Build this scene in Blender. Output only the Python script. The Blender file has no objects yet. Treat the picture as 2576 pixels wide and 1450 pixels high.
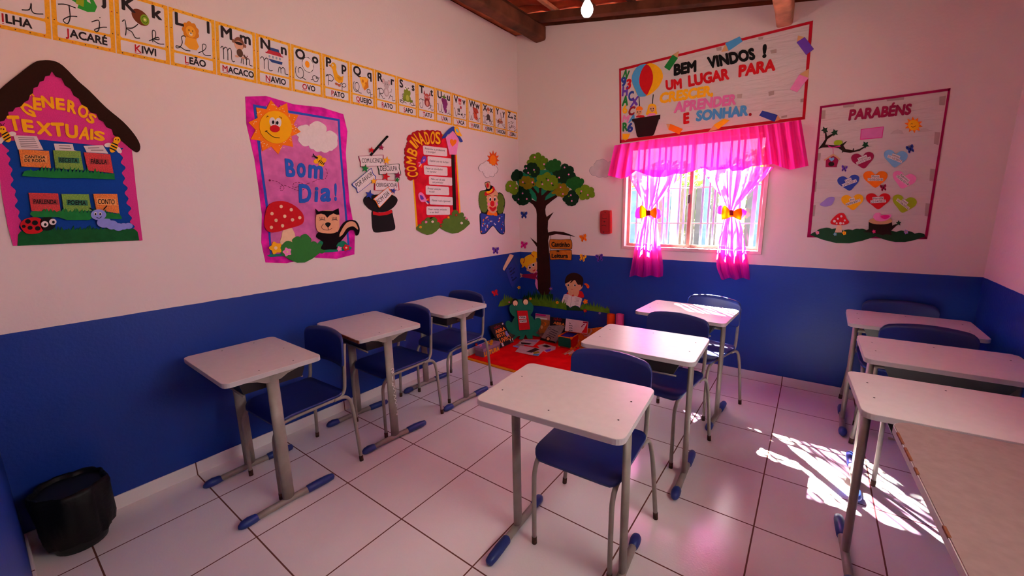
import bpy, bmesh, math, random
from math import sin, cos, pi, radians, sqrt, atan2
from mathutils import Vector, Matrix
S = bpy.context.scene
COL = S.collection
random.seed(7)

# ---------------------------------------------------------------- camera
CAM = Vector((2.7785, -3.9016, 1.4936))
YAW, PITCH, ROLL, FPX = radians(36.6766), radians(-10.9569), radians(-1.1068), 1016.76
FW = Vector((-sin(YAW) * cos(PITCH), cos(YAW) * cos(PITCH), sin(PITCH)))
R0 = Vector((cos(YAW), sin(YAW), 0)); U0 = R0.cross(FW)
RT = R0 * cos(ROLL) + U0 * sin(ROLL); UP = U0 * cos(ROLL) - R0 * sin(ROLL)
cd = bpy.data.cameras.new('camera'); cam = bpy.data.objects.new('camera', cd); COL.objects.link(cam)
cd.sensor_width = 36.0; cd.lens = FPX * 36.0 / 2576.0; cd.clip_start = 0.01; cd.clip_end = 200
cam.matrix_world = Matrix(((RT.x, UP.x, -FW.x, CAM.x), (RT.y, UP.y, -FW.y, CAM.y), (RT.z, UP.z, -FW.z, CAM.z), (0, 0, 0, 1)))
S.camera = cam
# ---------------------------------------------------------------- world, sun, exposure
wd = bpy.data.worlds.new('daylight'); S.world = wd; wd.use_nodes = True
bg = wd.node_tree.nodes['Background']
bg.inputs[0].default_value = (1.0, 0.93, 0.87, 1); bg.inputs[1].default_value = 6.5
sl = bpy.data.lights.new('sun', 'SUN'); sun = bpy.data.objects.new('sun', sl); COL.objects.link(sun)
sl.energy = 190.0; sl.angle = radians(0.53); sl.color = (1.0, 0.95, 0.86)
sun.location = (0, 6, 8)
sun.rotation_euler = Vector((0.449, -0.5625, -0.695)).to_track_quat('-Z', 'Y').to_euler()
vs = S.view_settings
S.display_settings.display_device = 'sRGB'
vs.view_transform = 'Standard'; vs.look = 'None'; vs.gamma = 1.0; vs.use_curve_mapping = False
vs.exposure = 1.08
S.cycles.max_bounces = 10; S.cycles.diffuse_bounces = 6; S.cycles.transparent_max_bounces = 16
S.cycles.caustics_reflective = False; S.cycles.caustics_refractive = False
S.cycles.use_denoising = True; S.cycles.sample_clamp_indirect = 4.0

# ---------------------------------------------------------------- helpers: materials
def lin(h):
    f = lambda c: c / 12.92 if c <= 0.04045 else ((c + 0.055) / 1.055) ** 2.4
    return tuple(f(int(h[i:i + 2], 16) / 255) for i in (0, 2, 4)) + (1,)
MATS = {}
def mat(name, hexc, rough=0.6, spec=0.3, metal=0.0, var=0.06, scale=18.0, bump=0.0, bscale=120.0):
    if name in MATS: return MATS[name]
    m = bpy.data.materials.new(name); m.use_nodes = True; nt = m.node_tree; p = nt.nodes['Principled BSDF']
    c = lin(hexc)
    p.inputs['Roughness'].default_value = rough; p.inputs['Metallic'].default_value = metal
    p.inputs['Specular IOR Level'].default_value = spec; p.inputs['Base Color'].default_value = c
    tc = nt.nodes.new('ShaderNodeTexCoord')
    if var:
        n = nt.nodes.new('ShaderNodeTexNoise'); n.inputs['Scale'].default_value = scale; n.inputs['Detail'].default_value = 4
        r = nt.nodes.new('ShaderNodeValToRGB')
        r.color_ramp.elements[0].position = 0.3; r.color_ramp.elements[1].position = 0.7
        r.color_ramp.elements[0].color = tuple(x * (1 - var) for x in c[:3]) + (1,)
        r.color_ramp.elements[1].color = tuple(min(1, x * (1 + var)) for x in c[:3]) + (1,)
        nt.links.new(tc.outputs['Object'], n.inputs['Vector']); nt.links.new(n.outputs['Fac'], r.inputs['Fac'])
        nt.links.new(r.outputs['Color'], p.inputs['Base Color'])
    if bump:
        n2 = nt.nodes.new('ShaderNodeTexNoise'); n2.inputs['Scale'].default_value = bscale
        b = nt.nodes.new('ShaderNodeBump'); b.inputs['Strength'].default_value = bump; b.inputs['Distance'].default_value = 0.004
        nt.links.new(tc.outputs['Object'], n2.inputs['Vector']); nt.links.new(n2.outputs['Fac'], b.inputs['Height'])
        nt.links.new(b.outputs['Normal'], p.inputs['Normal'])
    MATS[name] = m
    return m
FOAM = dict(black='0c0a0c', white='ece2e0', red='c8101c', dred='8f0f1e', wine='8e0c3e', pink='e2449c', lpink='f08ac4', hot='d81a86', yellow='f6b414', orange='f0760e',
            dorange='e04c10', blue='2340b4', lblue='4a9ad2', navy='2b3f98', purple='6a3cae', lilac='9a86cc', green='1c7a34', dgreen='143c20', lgreen='6a9a1e',
            olive='a89410', grass='2f7a30', teal='14805c', brown='3a1812', dbrown='241008', wood='c87a2e', skin='e4a87e', cream='f0caa4', grey='8c8690',
            lav='8a94e0', apple='9ab81e', tan='d0a070', sky='7ab8e0')
def F(k): return mat('foam_' + k, FOAM[k], 0.75, 0.2, var=0.04, scale=60)
def glit(k): return mat('glitter_' + k, FOAM[k], 0.45, 0.5, var=0.45, scale=260, bump=0.3, bscale=600)

# ---------------------------------------------------------------- helpers: projection on a plane of the room
class PL:                                   # a plane of the place; t() turns photo coordinates into points on it
    def __init__(s, p, n): s.p = Vector(p); s.n = Vector(n).normalized()
    def cast(s, u, v, off=0.0):
        d = FW + RT * ((u - 1288) / FPX) - UP * ((v - 725) / FPX)
        q = s.p + s.n * off
        return CAM + d * ((q - CAM).dot(s.n) / d.dot(s.n))
LW = PL((0, 0, 0), (1, 0, 0)); BW = PL((0, 0, 0), (0, -1, 0)); FL = PL((0, 0, 0), (0, 0, 1))
def fr(ox, oy, s): return lambda x, y: (ox + x / s, oy + y / s)
ID = fr(0, 0, 1)
def P(s):                                    # 'x y x y' -> points
    a = [float(t) for t in s.replace(',', ' ').split()]
    return list(zip(a[::2], a[1::2]))
def ell(cx, cy, rx, ry=None, rot=0, n=20, a0=0, a1=360):
    ry = rx if ry is None else ry; c, s = cos(radians(rot)), sin(radians(rot)); o = []
    m = n if a1 - a0 >= 360 else n + 1
    for i in range(m):
        a = radians(a0 + (a1 - a0) * i / n); x, y = rx * cos(a), ry * sin(a)
        o.append((cx + x * c - y * s, cy + x * s + y * c))
    return o
def smooth(p, k=4, closed=True):
    n = len(p); o = []
    rng = range(n) if closed else range(n - 1)
    for i in rng:
        g = (lambda j: p[j % n]) if closed else (lambda j: p[max(0, min(n - 1, j))])
        a, b, c, d = g(i - 1), g(i), g(i + 1), g(i + 2)
        for t in range(k):
            t /= k
            o.append(tuple(0.5 * (2 * b[j] + (c[j] - a[j]) * t + (2 * a[j] - 5 * b[j] + 4 * c[j] - d[j]) * t * t + (3 * b[j] - a[j] - 3 * c[j] + d[j]) * t ** 3) for j in (0, 1)))
    if not closed: o.append(p[-1])
    return o
def area(p): return sum(p[i][0] * p[(i + 1) % len(p)][1] - p[(i + 1) % len(p)][0] * p[i][1] for i in range(len(p))) / 2
def scal(p, h=0.45, k=5, n=0):               # replace every edge by an outward bump
    sg = 1 if area(p) > 0 else -1; o = []
    for i in range(len(p)):
        a, b = p[i], p[(i + 1) % len(p)]; dx, dy = b[0] - a[0], b[1] - a[1]
        for t in range(k):
            u = t / k; w = sin(pi * u) * h
            o.append((a[0] + dx * u + dy * w * sg, a[1] + dy * u - dx * w * sg))
    return o
def star(cx, cy, r, r2=0.45, n=5, rot=-90, sx=1.0):
    return [(cx + sx * (r if i % 2 == 0 else r * r2) * cos(radians(rot + 180 * i / n)), cy + (r if i % 2 == 0 else r * r2) * sin(radians(rot + 180 * i / n))) for i in range(2 * n)]
def rays(cx, cy, r, r2, n, rot=0, sx=1.0): return star(cx, cy, r, r2, n, rot, sx)
def grassy(p0, p1, h, n, seed=1, base=None): # a tuft: zig-zag top from p0 to p1, closed along the base
    rd = random.Random(seed); o = [p0]
    dx, dy = p1[0] - p0[0], p1[1] - p0[1]
    for i in range(n):
        u = (i + 0.5) / n; k = rd.uniform(0.55, 1.0) * (0.5 + 0.5 * min(1, 4 * min(u, 1 - u)))
        o.append((p0[0] + dx * u + rd.uniform(-.3, .5) * dx / n, p0[1] + dy * u - h * k))
        if i < n - 1: o.append((p0[0] + dx * (i + 1) / n, p0[1] + dy * (i + 1) / n - h * 0.38))
    o.append(p1)
    return o + list(reversed(base or []))
def heart(cx, cy, w, h, rot=0):
    q = P('0 -.28 .16 -.46 .36 -.47 .5 -.3 .46 -.02 .24 .26 0 .5 -.24 .26 -.46 -.02 -.5 -.3 -.36 -.47 -.16 -.46')
    c, s = cos(radians(rot)), sin(radians(rot))
    return [(cx + x * w * c - y * h * s, cy + x * w * s + y * h * c) for x, y in q]
def rrect(x0, y0, x1, y1, r, k=4):
    o = []
    for cx, cy, a in ((x1 - r, y1 - r, 0), (x0 + r, y1 - r, 90), (x0 + r, y0 + r, 180), (x1 - r, y0 + r, 270)):
        for i in range(k + 1):
            t = radians(a + 90 * i / k); o.append((cx + r * cos(t), cy + r * sin(t)))
    return o

# ---------------------------------------------------------------- helpers: glyphs
GC = {}
def glyphs(s, bold=0.0, shear=0.0):
    k = (s, bold, shear)
    if k in GC: return GC[k]
    cu = bpy.data.curves.new('t', 'FONT'); cu.body = s; cu.size = 1.0; cu.offset = bold; cu.shear = shear; cu.resolution_u = 3; cu.fill_mode = 'FRONT'
    o = bpy.data.objects.new('t', cu); COL.objects.link(o)
    bpy.context.view_layer.update()
    dg = bpy.context.evaluated_depsgraph_get(); e = o.evaluated_get(dg); me = e.to_mesh()
    v = [(q.co.x, q.co.y) for q in me.vertices]; f = [tuple(p.vertices) for p in me.polygons]
    e.to_mesh_clear(); bpy.data.objects.remove(o); bpy.data.curves.remove(cu)
    # weld doubles
    key = {}; mp = []; vv = []
    for x, y in v:
        q = (round(x, 4), round(y, 4))
        if q not in key: key[q] = len(vv); vv.append((x, y))
        mp.append(key[q])
    ff = []
    for g in f:
        g = [mp[i] for i in g]
        if len(set(g)) == len(g): ff.append(g)
    GC[k] = (vv, ff)
    return GC[k]
CAPH = max(y for x, y in glyphs('H')[0])
def xmax(s, bold=0, shear=0): return max(x for x, y in glyphs(s, 0.0, shear)[0]) + bold
def xmin(s, bold=0, shear=0): return min(x for x, y in glyphs(s, 0.0, shear)[0]) - bold

# ---------------------------------------------------------------- helpers: meshes
ORG = {}
class MB:
    def __init__(s): s.v = []; s.f = []; s.m = []; s.sm = []; s.mats = []
    def mi(s, m):
        if m not in s.mats: s.mats.append(m)
        return s.mats.index(m)
    def add(s, v, f, m, sm=False):
        k = len(s.v); i = s.mi(m); s.v += [Vector(q) for q in v]
        for g in f: s.f.append([k + j for j in g]); s.m.append(i); s.sm.append(sm)
        return s
    def slab(s, pl, v2, f2, m, off, th, world=None):   # flat faces -> slab standing off .. off+th from plane
        n = pl.n; front = world; nv = len(front)
        k = len(s.v); i = s.mi(m); s.v += front + [q - n * th for q in front]
        cnt = {}
        for g in f2:
            a = front[g[0]]; nn = Vector()
            for j in range(1, len(g) - 1): nn += (front[g[j]] - a).cross(front[g[j + 1]] - a)
            g = list(g) if nn.dot(n) > 0 else list(reversed(g))
            s.f.append([k + j for j in g]); s.m.append(i); s.sm.append(False)
            s.f.append([k + nv + j for j in reversed(g)]); s.m.append(i); s.sm.append(False)
            for j in range(len(g)):
                e = (g[j], g[(j + 1) % len(g)])
                if (e[1], e[0]) in cnt: del cnt[(e[1], e[0])]
                else: cnt[e] = 1
        for a, b in cnt:
            s.f.append([k + b, k + a, k + nv + a, k + nv + b]); s.m.append(i); s.sm.append(False)
        return s
    def poly(s, pl, z, pts, m, off=0.001, th=0.002):
        w = [pl.cast(*z(x, y), off + th) for x, y in pts]
        return s.slab(pl, None, [list(range(len(w)))], m, off, th, w)
    def stroke(s, pl, z, pts, wd, m, off=0.001, th=0.001, k=4, closed=False):
        p = smooth(pts, k, closed) if k > 1 and len(pts) > 2 else list(pts)
        n = len(p); L = []; R = []
        for i in range(n):
            a, b = (p[i - 1], p[(i + 1) % n]) if closed else (p[max(0, i - 1)], p[min(n - 1, i + 1)])
            dx, dy = b[0] - a[0], b[1] - a[1]; d = sqrt(dx * dx + dy * dy) or 1
            L.append((p[i][0] - dy / d * wd / 2, p[i][1] + dx / d * wd / 2)); R.append((p[i][0] + dy / d * wd / 2, p[i][1] - dx / d * wd / 2))
        w = [pl.cast(*z(x, y), off + th) for x, y in L + R]
        f = [[i, (i + 1) % n, n + (i + 1) % n, n + i] for i in range(n if closed else n - 1)]
        return s.slab(pl, None, f, m, off, th, w)
    def text(s, pl, z, t, A, B, C, m, off=0.002, th=0.001, bold=0.0, shear=0.0, full=False):
        # A baseline left, B baseline right, C cap top above A (photo coordinates)
        v, f = glyphs(t, 0.0, shear); n0 = len(v)
        if bold >= .015:                     # heavier strokes: the glyph spread out by the stroke weight
            V, G = [], []
            for i in range(8):
                k = len(V); V += [(x + bold * cos(i * pi / 4), y + bold * sin(i * pi / 4)) for x, y in v]; G += [[k + j for j in g] for g in f]
            v, f = V, G
        x0 = min(q[0] for q in v); x1 = max(q[0] for q in v); y0, y1 = 0.0, CAPH
        if full: y0 = min(q[1] for q in v); y1 = max(q[1] for q in v)
        a, b, c = (pl.cast(*z(*q), off + th) for q in (A, B, C)); e1 = b - a; e2 = c - a
        w = [a + e1 * ((x - x0) / (x1 - x0)) + e2 * ((y - y0) / (y1 - y0)) + pl.n * (2.5e-5 * (i // n0)) for i, (x, y) in enumerate(v)]
        return s.slab(pl, None, f, m, off, th, w)
    def box(s, lo, hi, m, bev=0.0, M=None, seg=2):
        bm = bmesh.new(); bmesh.ops.create_cube(bm, size=1)
        for q in bm.verts: q.co = Vector([lo[i] + (q.co[i] + .5) * (hi[i] - lo[i]) for i in range(3)])
        if bev: bmesh.ops.bevel(bm, geom=bm.edges[:], offset=bev, segments=seg, affect='EDGES', profile=0.5)
        if M: bmesh.ops.transform(bm, matrix=M, verts=bm.verts[:])
        bm.verts.index_update()
        s.add([q.co.copy() for q in bm.verts], [[q.index for q in g.verts] for g in bm.faces], m); bm.free()
        return s
    def tube(s, path, r, m, seg=10, ry=None, up=(0, 0, 1), cap=True):
        path = [Vector(q) for q in path]; n = len(path); k = len(s.v); i = s.mi(m)
        prev = None
        for j in range(n):
            t = (path[min(n - 1, j + 1)] - path[max(0, j - 1)]).normalized()
            if prev is None:
                u = Vector(up); u = u - t * u.dot(t)
                if u.length < 1e-4: u = Vector((1, 0, 0)); u = u - t * u.dot(t)
            else: u = prev - t * prev.dot(t)
            u.normalize(); prev = u; w = t.cross(u)
            rj = r[j] if isinstance(r, (list, tuple)) else r; r2 = ry if ry else rj
            for a in range(seg):
                c, d = cos(2 * pi * a / seg), sin(2 * pi * a / seg); s.v.append(path[j] + w * (c * rj) + u * (d * r2))
        for j in range(n - 1):
            for a in range(seg):
                b = (a + 1) % seg
                s.f.append([k + j * seg + a, k + j * seg + b, k + (j + 1) * seg + b, k + (j + 1) * seg + a]); s.m.append(i); s.sm.append(True)
        if cap:
            s.f.append([k + a for a in reversed(range(seg))]); s.m.append(i); s.sm.append(False)
            s.f.append([k + (n - 1) * seg + a for a in range(seg)]); s.m.append(i); s.sm.append(False)
        return s
    def lathe(s, prof, c, m, seg=28, wob=None, cap=True):
        k = len(s.v); i = s.mi(m); n = len(prof)
        for j, (r, z) in enumerate(prof):
            for a in range(seg):
                t = 2 * pi * a / seg; q = r + (wob(t, j) if wob else 0)
                s.v.append(Vector((c[0] + q * cos(t), c[1] + q * sin(t), c[2] + z)))
        for j in range(n - 1):
            for a in range(seg):
                b = (a + 1) % seg
                s.f.append([k + j * seg + a, k + j * seg + b, k + (j + 1) * seg + b, k + (j + 1) * seg + a]); s.m.append(i); s.sm.append(True)
        if cap:
            s.f.append([k + a for a in reversed(range(seg))]); s.m.append(i); s.sm.append(False)
            s.f.append([k + (n - 1) * seg + a for a in range(seg)]); s.m.append(i); s.sm.append(False)
        return s
    def grid(s, nu, nv, fn, m, sm=True):
        k = len(s.v); i = s.mi(m)
        for a in range(nu + 1):
            for b in range(nv + 1): s.v.append(Vector(fn(a / nu, b / nv)))
        for a in range(nu):
            for b in range(nv):
                q = k + a * (nv + 1) + b
                s.f.append([q, q + nv + 1, q + nv + 2, q + 1]); s.m.append(i); s.sm.append(sm)
        return s
    def shell(s, cols, lo, hi, nt, Pf, m):   # two-sided shell with rounded corners
        k = len(s.v); i = s.mi(m); nc = len(cols)
        for side in (0, 1):
            for x in cols:
                for j in range(nt + 1): s.v.append(Vector(Pf(x, lo(x) + (hi(x) - lo(x)) * j / nt, side)))
        I = lambda sd, a, b: k + sd * nc * (nt + 1) + a * (nt + 1) + b
        def q(*g): s.f.append(list(g)); s.m.append(i); s.sm.append(True)
        for a in range(nc - 1):
            for b in range(nt):
                q(I(0, a, b), I(0, a + 1, b), I(0, a + 1, b + 1), I(0, a, b + 1)); q(I(1, a, b), I(1, a, b + 1), I(1, a + 1, b + 1), I(1, a + 1, b))
            q(I(0, a, 0), I(1, a, 0), I(1, a + 1, 0), I(0, a + 1, 0)); q(I(0, a, nt), I(0, a + 1, nt), I(1, a + 1, nt), I(1, a, nt))
        for b in range(nt):
            q(I(0, 0, b), I(0, 0, b + 1), I(1, 0, b + 1), I(1, 0, b)); q(I(0, nc - 1, b), I(1, nc - 1, b), I(1, nc - 1, b + 1), I(0, nc - 1, b + 1))
        return s
    def build(s, name, parent=None, label=None):
        me = bpy.data.meshes.new(name); o = bpy.data.objects.new(name, me)
        org = ORG.get(parent.name, Vector()) if parent else Vector()
        me.from_pydata([v - org for v in s.v], [], s.f)
        for m in s.mats: me.materials.append(m)
        me.polygons.foreach_set('material_index', s.m); me.polygons.foreach_set('use_smooth', s.sm); me.update()
        COL.objects.link(o)
        if parent: o.parent = parent; ORG[o.name] = org
        if label: o['label'] = label
        return o
def tag(o, label, cat, group=None):
    o['label'] = label; o['category'] = cat
    if group: o['group'] = group
    return o
def thing(name, label, cat, loc=(0, 0, 0), group=None, world=True):
    o = bpy.data.objects.new(name, None); o.empty_display_size = 0.05; COL.objects.link(o); o.location = loc
    ORG[o.name] = Vector(loc) if world else Vector()
    return tag(o, label, cat, group)
def struct(o): o['kind'] = 'structure'; return o
def part(name, parent, pl, z, pts, m, off=0.001, th=0.002, label=None): return MB().poly(pl, z, pts, m, off, th).build(name, parent, label)
def copy_tree(o, parent=None):
    c = o.copy(); COL.objects.link(c)
    if parent: c.parent = parent
    for ch in [q for q in bpy.data.objects if q.parent == o]: copy_tree(ch, c)
    return c
def letters(pl, z, t, A, B, C, m, off, th, parent, bold=0.03, shear=0.0, name='letter', gap=0.0):   # each cut-out letter its own part
    x0 = xmin(t, bold, shear); x1 = xmax(t, bold, shear)
    L = lambda p, q, u: (p[0] + (q[0] - p[0]) * u, p[1] + (q[1] - p[1]) * u)
    for i, ch in enumerate(t):
        if ch == ' ': continue
        e = xmax(t[:i + 1], bold, shear); w0 = xmin(ch, bold, shear); w1 = xmax(ch, bold, shear)
        a = (e - (w1 - w0) - x0) / (x1 - x0); b = (e - x0) / (x1 - x0)
        pa = L(A, B, a); pb = L(A, B, b); pc = (pa[0] + C[0] - A[0], pa[1] + C[1] - A[1])
        MB().text(pl, z, ch, pa, pb, pc, m, off, th, bold, shear).build(name, parent)
def rotz(o, x, y, deg): o.location = (x, y, 0); o.rotation_euler = (0, 0, radians(deg)); return o
# ================================================================ the room
RX, RY, DADO, TP = 3.6956, -3.958, 1.0045, 0.47
def roofz(x): return 3.40 - 0.182 * x
def NL(nt, a, b): nt.links.new(a, b)
def gridmask(nt, axes, half):                # 1 on the joints of the 47 cm tile grid
    tc = nt.nodes.new('ShaderNodeTexCoord'); sp = nt.nodes.new('ShaderNodeSeparateXYZ'); NL(nt, tc.outputs['Object'], sp.inputs[0]); out = None
    for ax, o in axes:
        def M(op, a, b=None):
            n = nt.nodes.new('ShaderNodeMath'); n.operation = op
            for i, q in enumerate((a, b)):
                if q is None: continue
                if isinstance(q, (int, float)): n.inputs[i].default_value = q
                else: NL(nt, q, n.inputs[i])
            return n.outputs[0]
        f = M('FRACT', M('MULTIPLY', M('SUBTRACT', sp.outputs[ax], o - 47.0), 1 / TP))
        d = M('MULTIPLY', M('MINIMUM', f, M('SUBTRACT', 1.0, f)), TP)
        q = M('LESS_THAN', d, half)
        out = q if out is None else M('MAXIMUM', out, q)
    return tc, out
def tile_mat(name, axes, c, g, rough):
    m = bpy.data.materials.new(name); m.use_nodes = True; nt = m.node_tree; p = nt.nodes['Principled BSDF']
    tc, k = gridmask(nt, axes, 0.0032)
    n = nt.nodes.new('ShaderNodeTexNoise'); n.inputs['Scale'].default_value = 2.2; n.inputs['Detail'].default_value = 6; NL(nt, tc.outputs['Object'], n.inputs['Vector'])
    r = nt.nodes.new('ShaderNodeValToRGB'); r.color_ramp.elements[0].position = .3; r.color_ramp.elements[1].position = .65
    a = lin(c); r.color_ramp.elements[0].color = tuple(x * .92 for x in a[:3]) + (1,); r.color_ramp.elements[1].color = a
    NL(nt, n.outputs['Fac'], r.inputs['Fac'])
    mx = nt.nodes.new('ShaderNodeMix'); mx.data_type = 'RGBA'; NL(nt, k, mx.inputs[0]); NL(nt, r.outputs['Color'], mx.inputs[6]); mx.inputs[7].default_value = lin(g)
    NL(nt, mx.outputs[2], p.inputs['Base Color'])
    ro = nt.nodes.new('ShaderNodeMapRange'); NL(nt, k, ro.inputs[0]); ro.inputs[3].default_value = rough; ro.inputs[4].default_value = .9; NL(nt, ro.outputs[0], p.inputs['Roughness'])
    w = nt.nodes.new('ShaderNodeTexNoise'); w.inputs['Scale'].default_value = 110; w.inputs['Detail'].default_value = 3; NL(nt, tc.outputs['Object'], w.inputs['Vector'])
    b = nt.nodes.new('ShaderNodeBump'); b.inputs['Strength'].default_value = .12; b.inputs['Distance'].default_value = .004; NL(nt, w.outputs['Fac'], b.inputs['Height'])
    b2 = nt.nodes.new('ShaderNodeBump'); b2.inputs['Strength'].default_value = .6; b2.inputs['Distance'].default_value = .002; b2.invert = True; NL(nt, k, b2.inputs['Height']); NL(nt, b.outputs['Normal'], b2.inputs['Normal'])
    NL(nt, b2.outputs['Normal'], p.inputs['Normal']); p.inputs['Specular IOR Level'].default_value = .5
    return m
def wall_mat():
    m = bpy.data.materials.new('painted_wall'); m.use_nodes = True; nt = m.node_tree; p = nt.nodes['Principled BSDF']
    tc = nt.nodes.new('ShaderNodeTexCoord'); sp = nt.nodes.new('ShaderNodeSeparateXYZ'); NL(nt, tc.outputs['Object'], sp.inputs[0])
    n = nt.nodes.new('ShaderNodeTexNoise'); n.inputs['Scale'].default_value = 9; NL(nt, tc.outputs['Object'], n.inputs['Vector'])
    a = nt.nodes.new('ShaderNodeMath'); a.operation = 'MULTIPLY_ADD'; NL(nt, n.outputs['Fac'], a.inputs[0]); a.inputs[1].default_value = .006; NL(nt, sp.outputs[2], a.inputs[2])
    k = nt.nodes.new('ShaderNodeMath'); k.operation = 'GREATER_THAN'; NL(nt, a.outputs[0], k.inputs[0]); k.inputs[1].default_value = DADO + .003
    mx = nt.nodes.new('ShaderNodeMix'); mx.data_type = 'RGBA'; NL(nt, k.outputs[0], mx.inputs[0])
    mx.inputs[6].default_value = (0.006, 0.036, 0.27, 1); mx.inputs[7].default_value = (0.80, 0.68, 0.66, 1)
    NL(nt, mx.outputs[2], p.inputs['Base Color'])
    r = nt.nodes.new('ShaderNodeMapRange'); NL(nt, k.outputs[0], r.inputs[0]); r.inputs[3].default_value = .42; r.inputs[4].default_value = .8; NL(nt, r.outputs[0], p.inputs['Roughness'])
    w = nt.nodes.new('ShaderNodeTexNoise'); w.inputs['Scale'].default_value = 60; w.inputs['Detail'].default_value = 5; NL(nt, tc.outputs['Object'], w.inputs['Vector'])
    w2 = nt.nodes.new('ShaderNodeTexNoise'); w2.inputs['Scale'].default_value = 4; NL(nt, tc.outputs['Object'], w2.inputs['Vector'])
    ad = nt.nodes.new('ShaderNodeMath'); ad.operation = 'MULTIPLY_ADD'; NL(nt, w2.outputs['Fac'], ad.inputs[0]); ad.inputs[1].default_value = 4; NL(nt, w.outputs['Fac'], ad.inputs[2])
    b = nt.nodes.new('ShaderNodeBump'); b.inputs['Strength'].default_value = .25; b.inputs['Distance'].default_value = .006; NL(nt, ad.outputs[0], b.inputs['Height']); NL(nt, b.outputs['Normal'], p.inputs['Normal'])
    p.inputs['Specular IOR Level'].default_value = .35
    return m
WALLM = wall_mat()
GX, GY = 0.3374, -3.7786
FLOORM = tile_mat('white_floor_tiles', ((0, GX), (1, GY)), 'f4eeec', '6a3a2c', .13)
SKIRTY = tile_mat('skirting_tiles_along_y', ((1, GY),), 'efe7e4', '6a3a2c', .3)
SKIRTX = tile_mat('skirting_tiles_along_x', ((0, GX),), 'efe7e4', '6a3a2c', .3)
struct(MB().box((-.15, RY - .15, -.12), (RX + .15, .15, 0), FLOORM).build('floor'))
struct(MB().box((-.15, RY - .15, -.12), (0, .15, 3.32), WALLM).build('wall_left'))
def wallxz(name, y0, y1, hole):
    b = MB(); xs = [-.15, RX + .15]; x0, x1, z0, z1 = hole
    q = [(xs[0], -.12), (x0, -.12), (x1, -.12), (xs[1], -.12), (xs[0], roofz(xs[0])), (x0, roofz(x0)), (x1, roofz(x1)), (xs[1], roofz(xs[1])), (x0, z0), (x1, z0), (x0, z1), (x1, z1)]
    f = [[0, 1, 8, 10, 5, 4], [1, 2, 9, 8], [2, 3, 7, 6, 11, 9], [10, 11, 6, 5]]
    b.slab(PL((0, y0, 0), (0, -1, 0)), None, f, WALLM, 0, y1 - y0, [Vector((x, y0, z)) for x, z in q]); return struct(b.build(name))
WX0, WX1, WZ0, WZ1 = 1.275, 2.425, 1.115, 2.06
wallxz('wall_back', 0, .15, (WX0, WX1, WZ0, WZ1))
b = MB(); b.slab(PL((0, RY, 0), (0, 1, 0)), None, [[0, 1, 2, 3]], WALLM, 0, .15, [Vector((x, RY, z)) for x, z in ((-.15, -.12), (RX + .15, -.12), (RX + .15, roofz(RX + .15)), (-.15, roofz(-.15)))]); struct(b.build('wall_rear'))
VY0, VY1, VZ0, VZ1 = -3.3, -2.1, 1.4, 2.25  # opening in the right wall, out of view, added for fill daylight
b = MB(); q = [(RY - .15, -.12), (.15, -.12), (.15, roofz(RX)), (RY - .15, roofz(RX)), (VY0, VZ0), (VY1, VZ0), (VY1, VZ1), (VY0, VZ1)]
b.slab(PL((RX, 0, 0), (-1, 0, 0)), None, [[0, 1, 5, 4], [1, 2, 6, 5], [2, 3, 7, 6], [3, 0, 4, 7]], WALLM, 0, .15, [Vector((RX, y, z)) for y, z in q]); struct(b.build('wall_right'))
SK = .075
struct(MB().box((0, RY, 0), (.009, 0, SK), SKIRTY, .002).build('baseboard_left'))
struct(MB().box((0, -.009, 0), (RX, 0, SK), SKIRTX, .002).build('baseboard_back'))
struct(MB().box((RX - .009, RY, 0), (RX, 0, SK), SKIRTY, .002).build('baseboard_right'))
struct(MB().box((0, RY, 0), (RX, RY + .009, SK), SKIRTX, .002).build('baseboard_rear'))
DF = mat('fill_window_frame_wood', '7a4a34', .6, .3, var=.2)
b = MB()
for lo, hi in (((RX - .01, VY0, VZ0), (RX + .15, VY0 + .03, VZ1)), ((RX - .01, VY1 - .03, VZ0), (RX + .15, VY1, VZ1)), ((RX - .01, VY0, VZ0), (RX + .15, VY1, VZ0 + .03)), ((RX - .01, VY0, VZ1 - .03), (RX + .15, VY1, VZ1)), ((RX + .05, -2.72, VZ0), (RX + .08, -2.68, VZ1))): b.box(lo, hi, DF, .003)
struct(b.build('added_fill_window'))  # frame of the unseen window added to brighten the room
# ---- tiled roof: clay channel tiles lying on battens, rafters and beams
CLAY = mat('clay_roof_tile', 'b8482c', .85, .2, var=.35, scale=7, bump=.4, bscale=40)
WOODR = mat('dark_roof_timber', '5a3020', .8, .2, var=.45, scale=6, bump=.5, bscale=30)
WOODL = mat('pale_roof_timber', 'b0785a', .75, .2, var=.4, scale=9, bump=.5, bscale=40)
def rooftop(u, v):
    x = -.45 + u * (RX + .9); y = RY - .4 + v * (-RY + .8)
    ph = (y / .17) % 1.0
    return (x, y, roofz(x) + .125 + .035 * abs(sin(pi * ph)) + .02 * ((x / .38) % 1.0))
struct(MB().grid(60, 220, rooftop, CLAY).build('ceiling'))
def sloped(x0, x1, y0, y1, z0, z1, m, bev=.004):    # a piece lying on the roof slope; z measured above the wall tops
    M = Matrix(((1, 0, 0, 0), (0, 1, 0, 0), (-.182, 0, 1, 3.40), (0, 0, 0, 1)))
    return MB().box((x0, y0, z0), (x1, y1, z1), m, bev, M)
for i, (y, w) in enumerate(((-.075, .055), (-.78, .05), (-1.5, .05), (-2.3, .05), (-3.1, .05))):
    o = sloped(-.3, RX + .3, y - w, y + w * .5, .012, .085, WOODR).build('roof_rafter')
    tag(o, ['dark brown roof rafter running along the top of the window wall', 'dark roof rafter nearest the hanging bulb, second from the window wall', 'third dark roof rafter from the window wall',
            'fourth dark roof rafter from the window wall', 'fifth dark roof rafter, above the photographer'][i], 'rafter', 'roof rafters')
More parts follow.
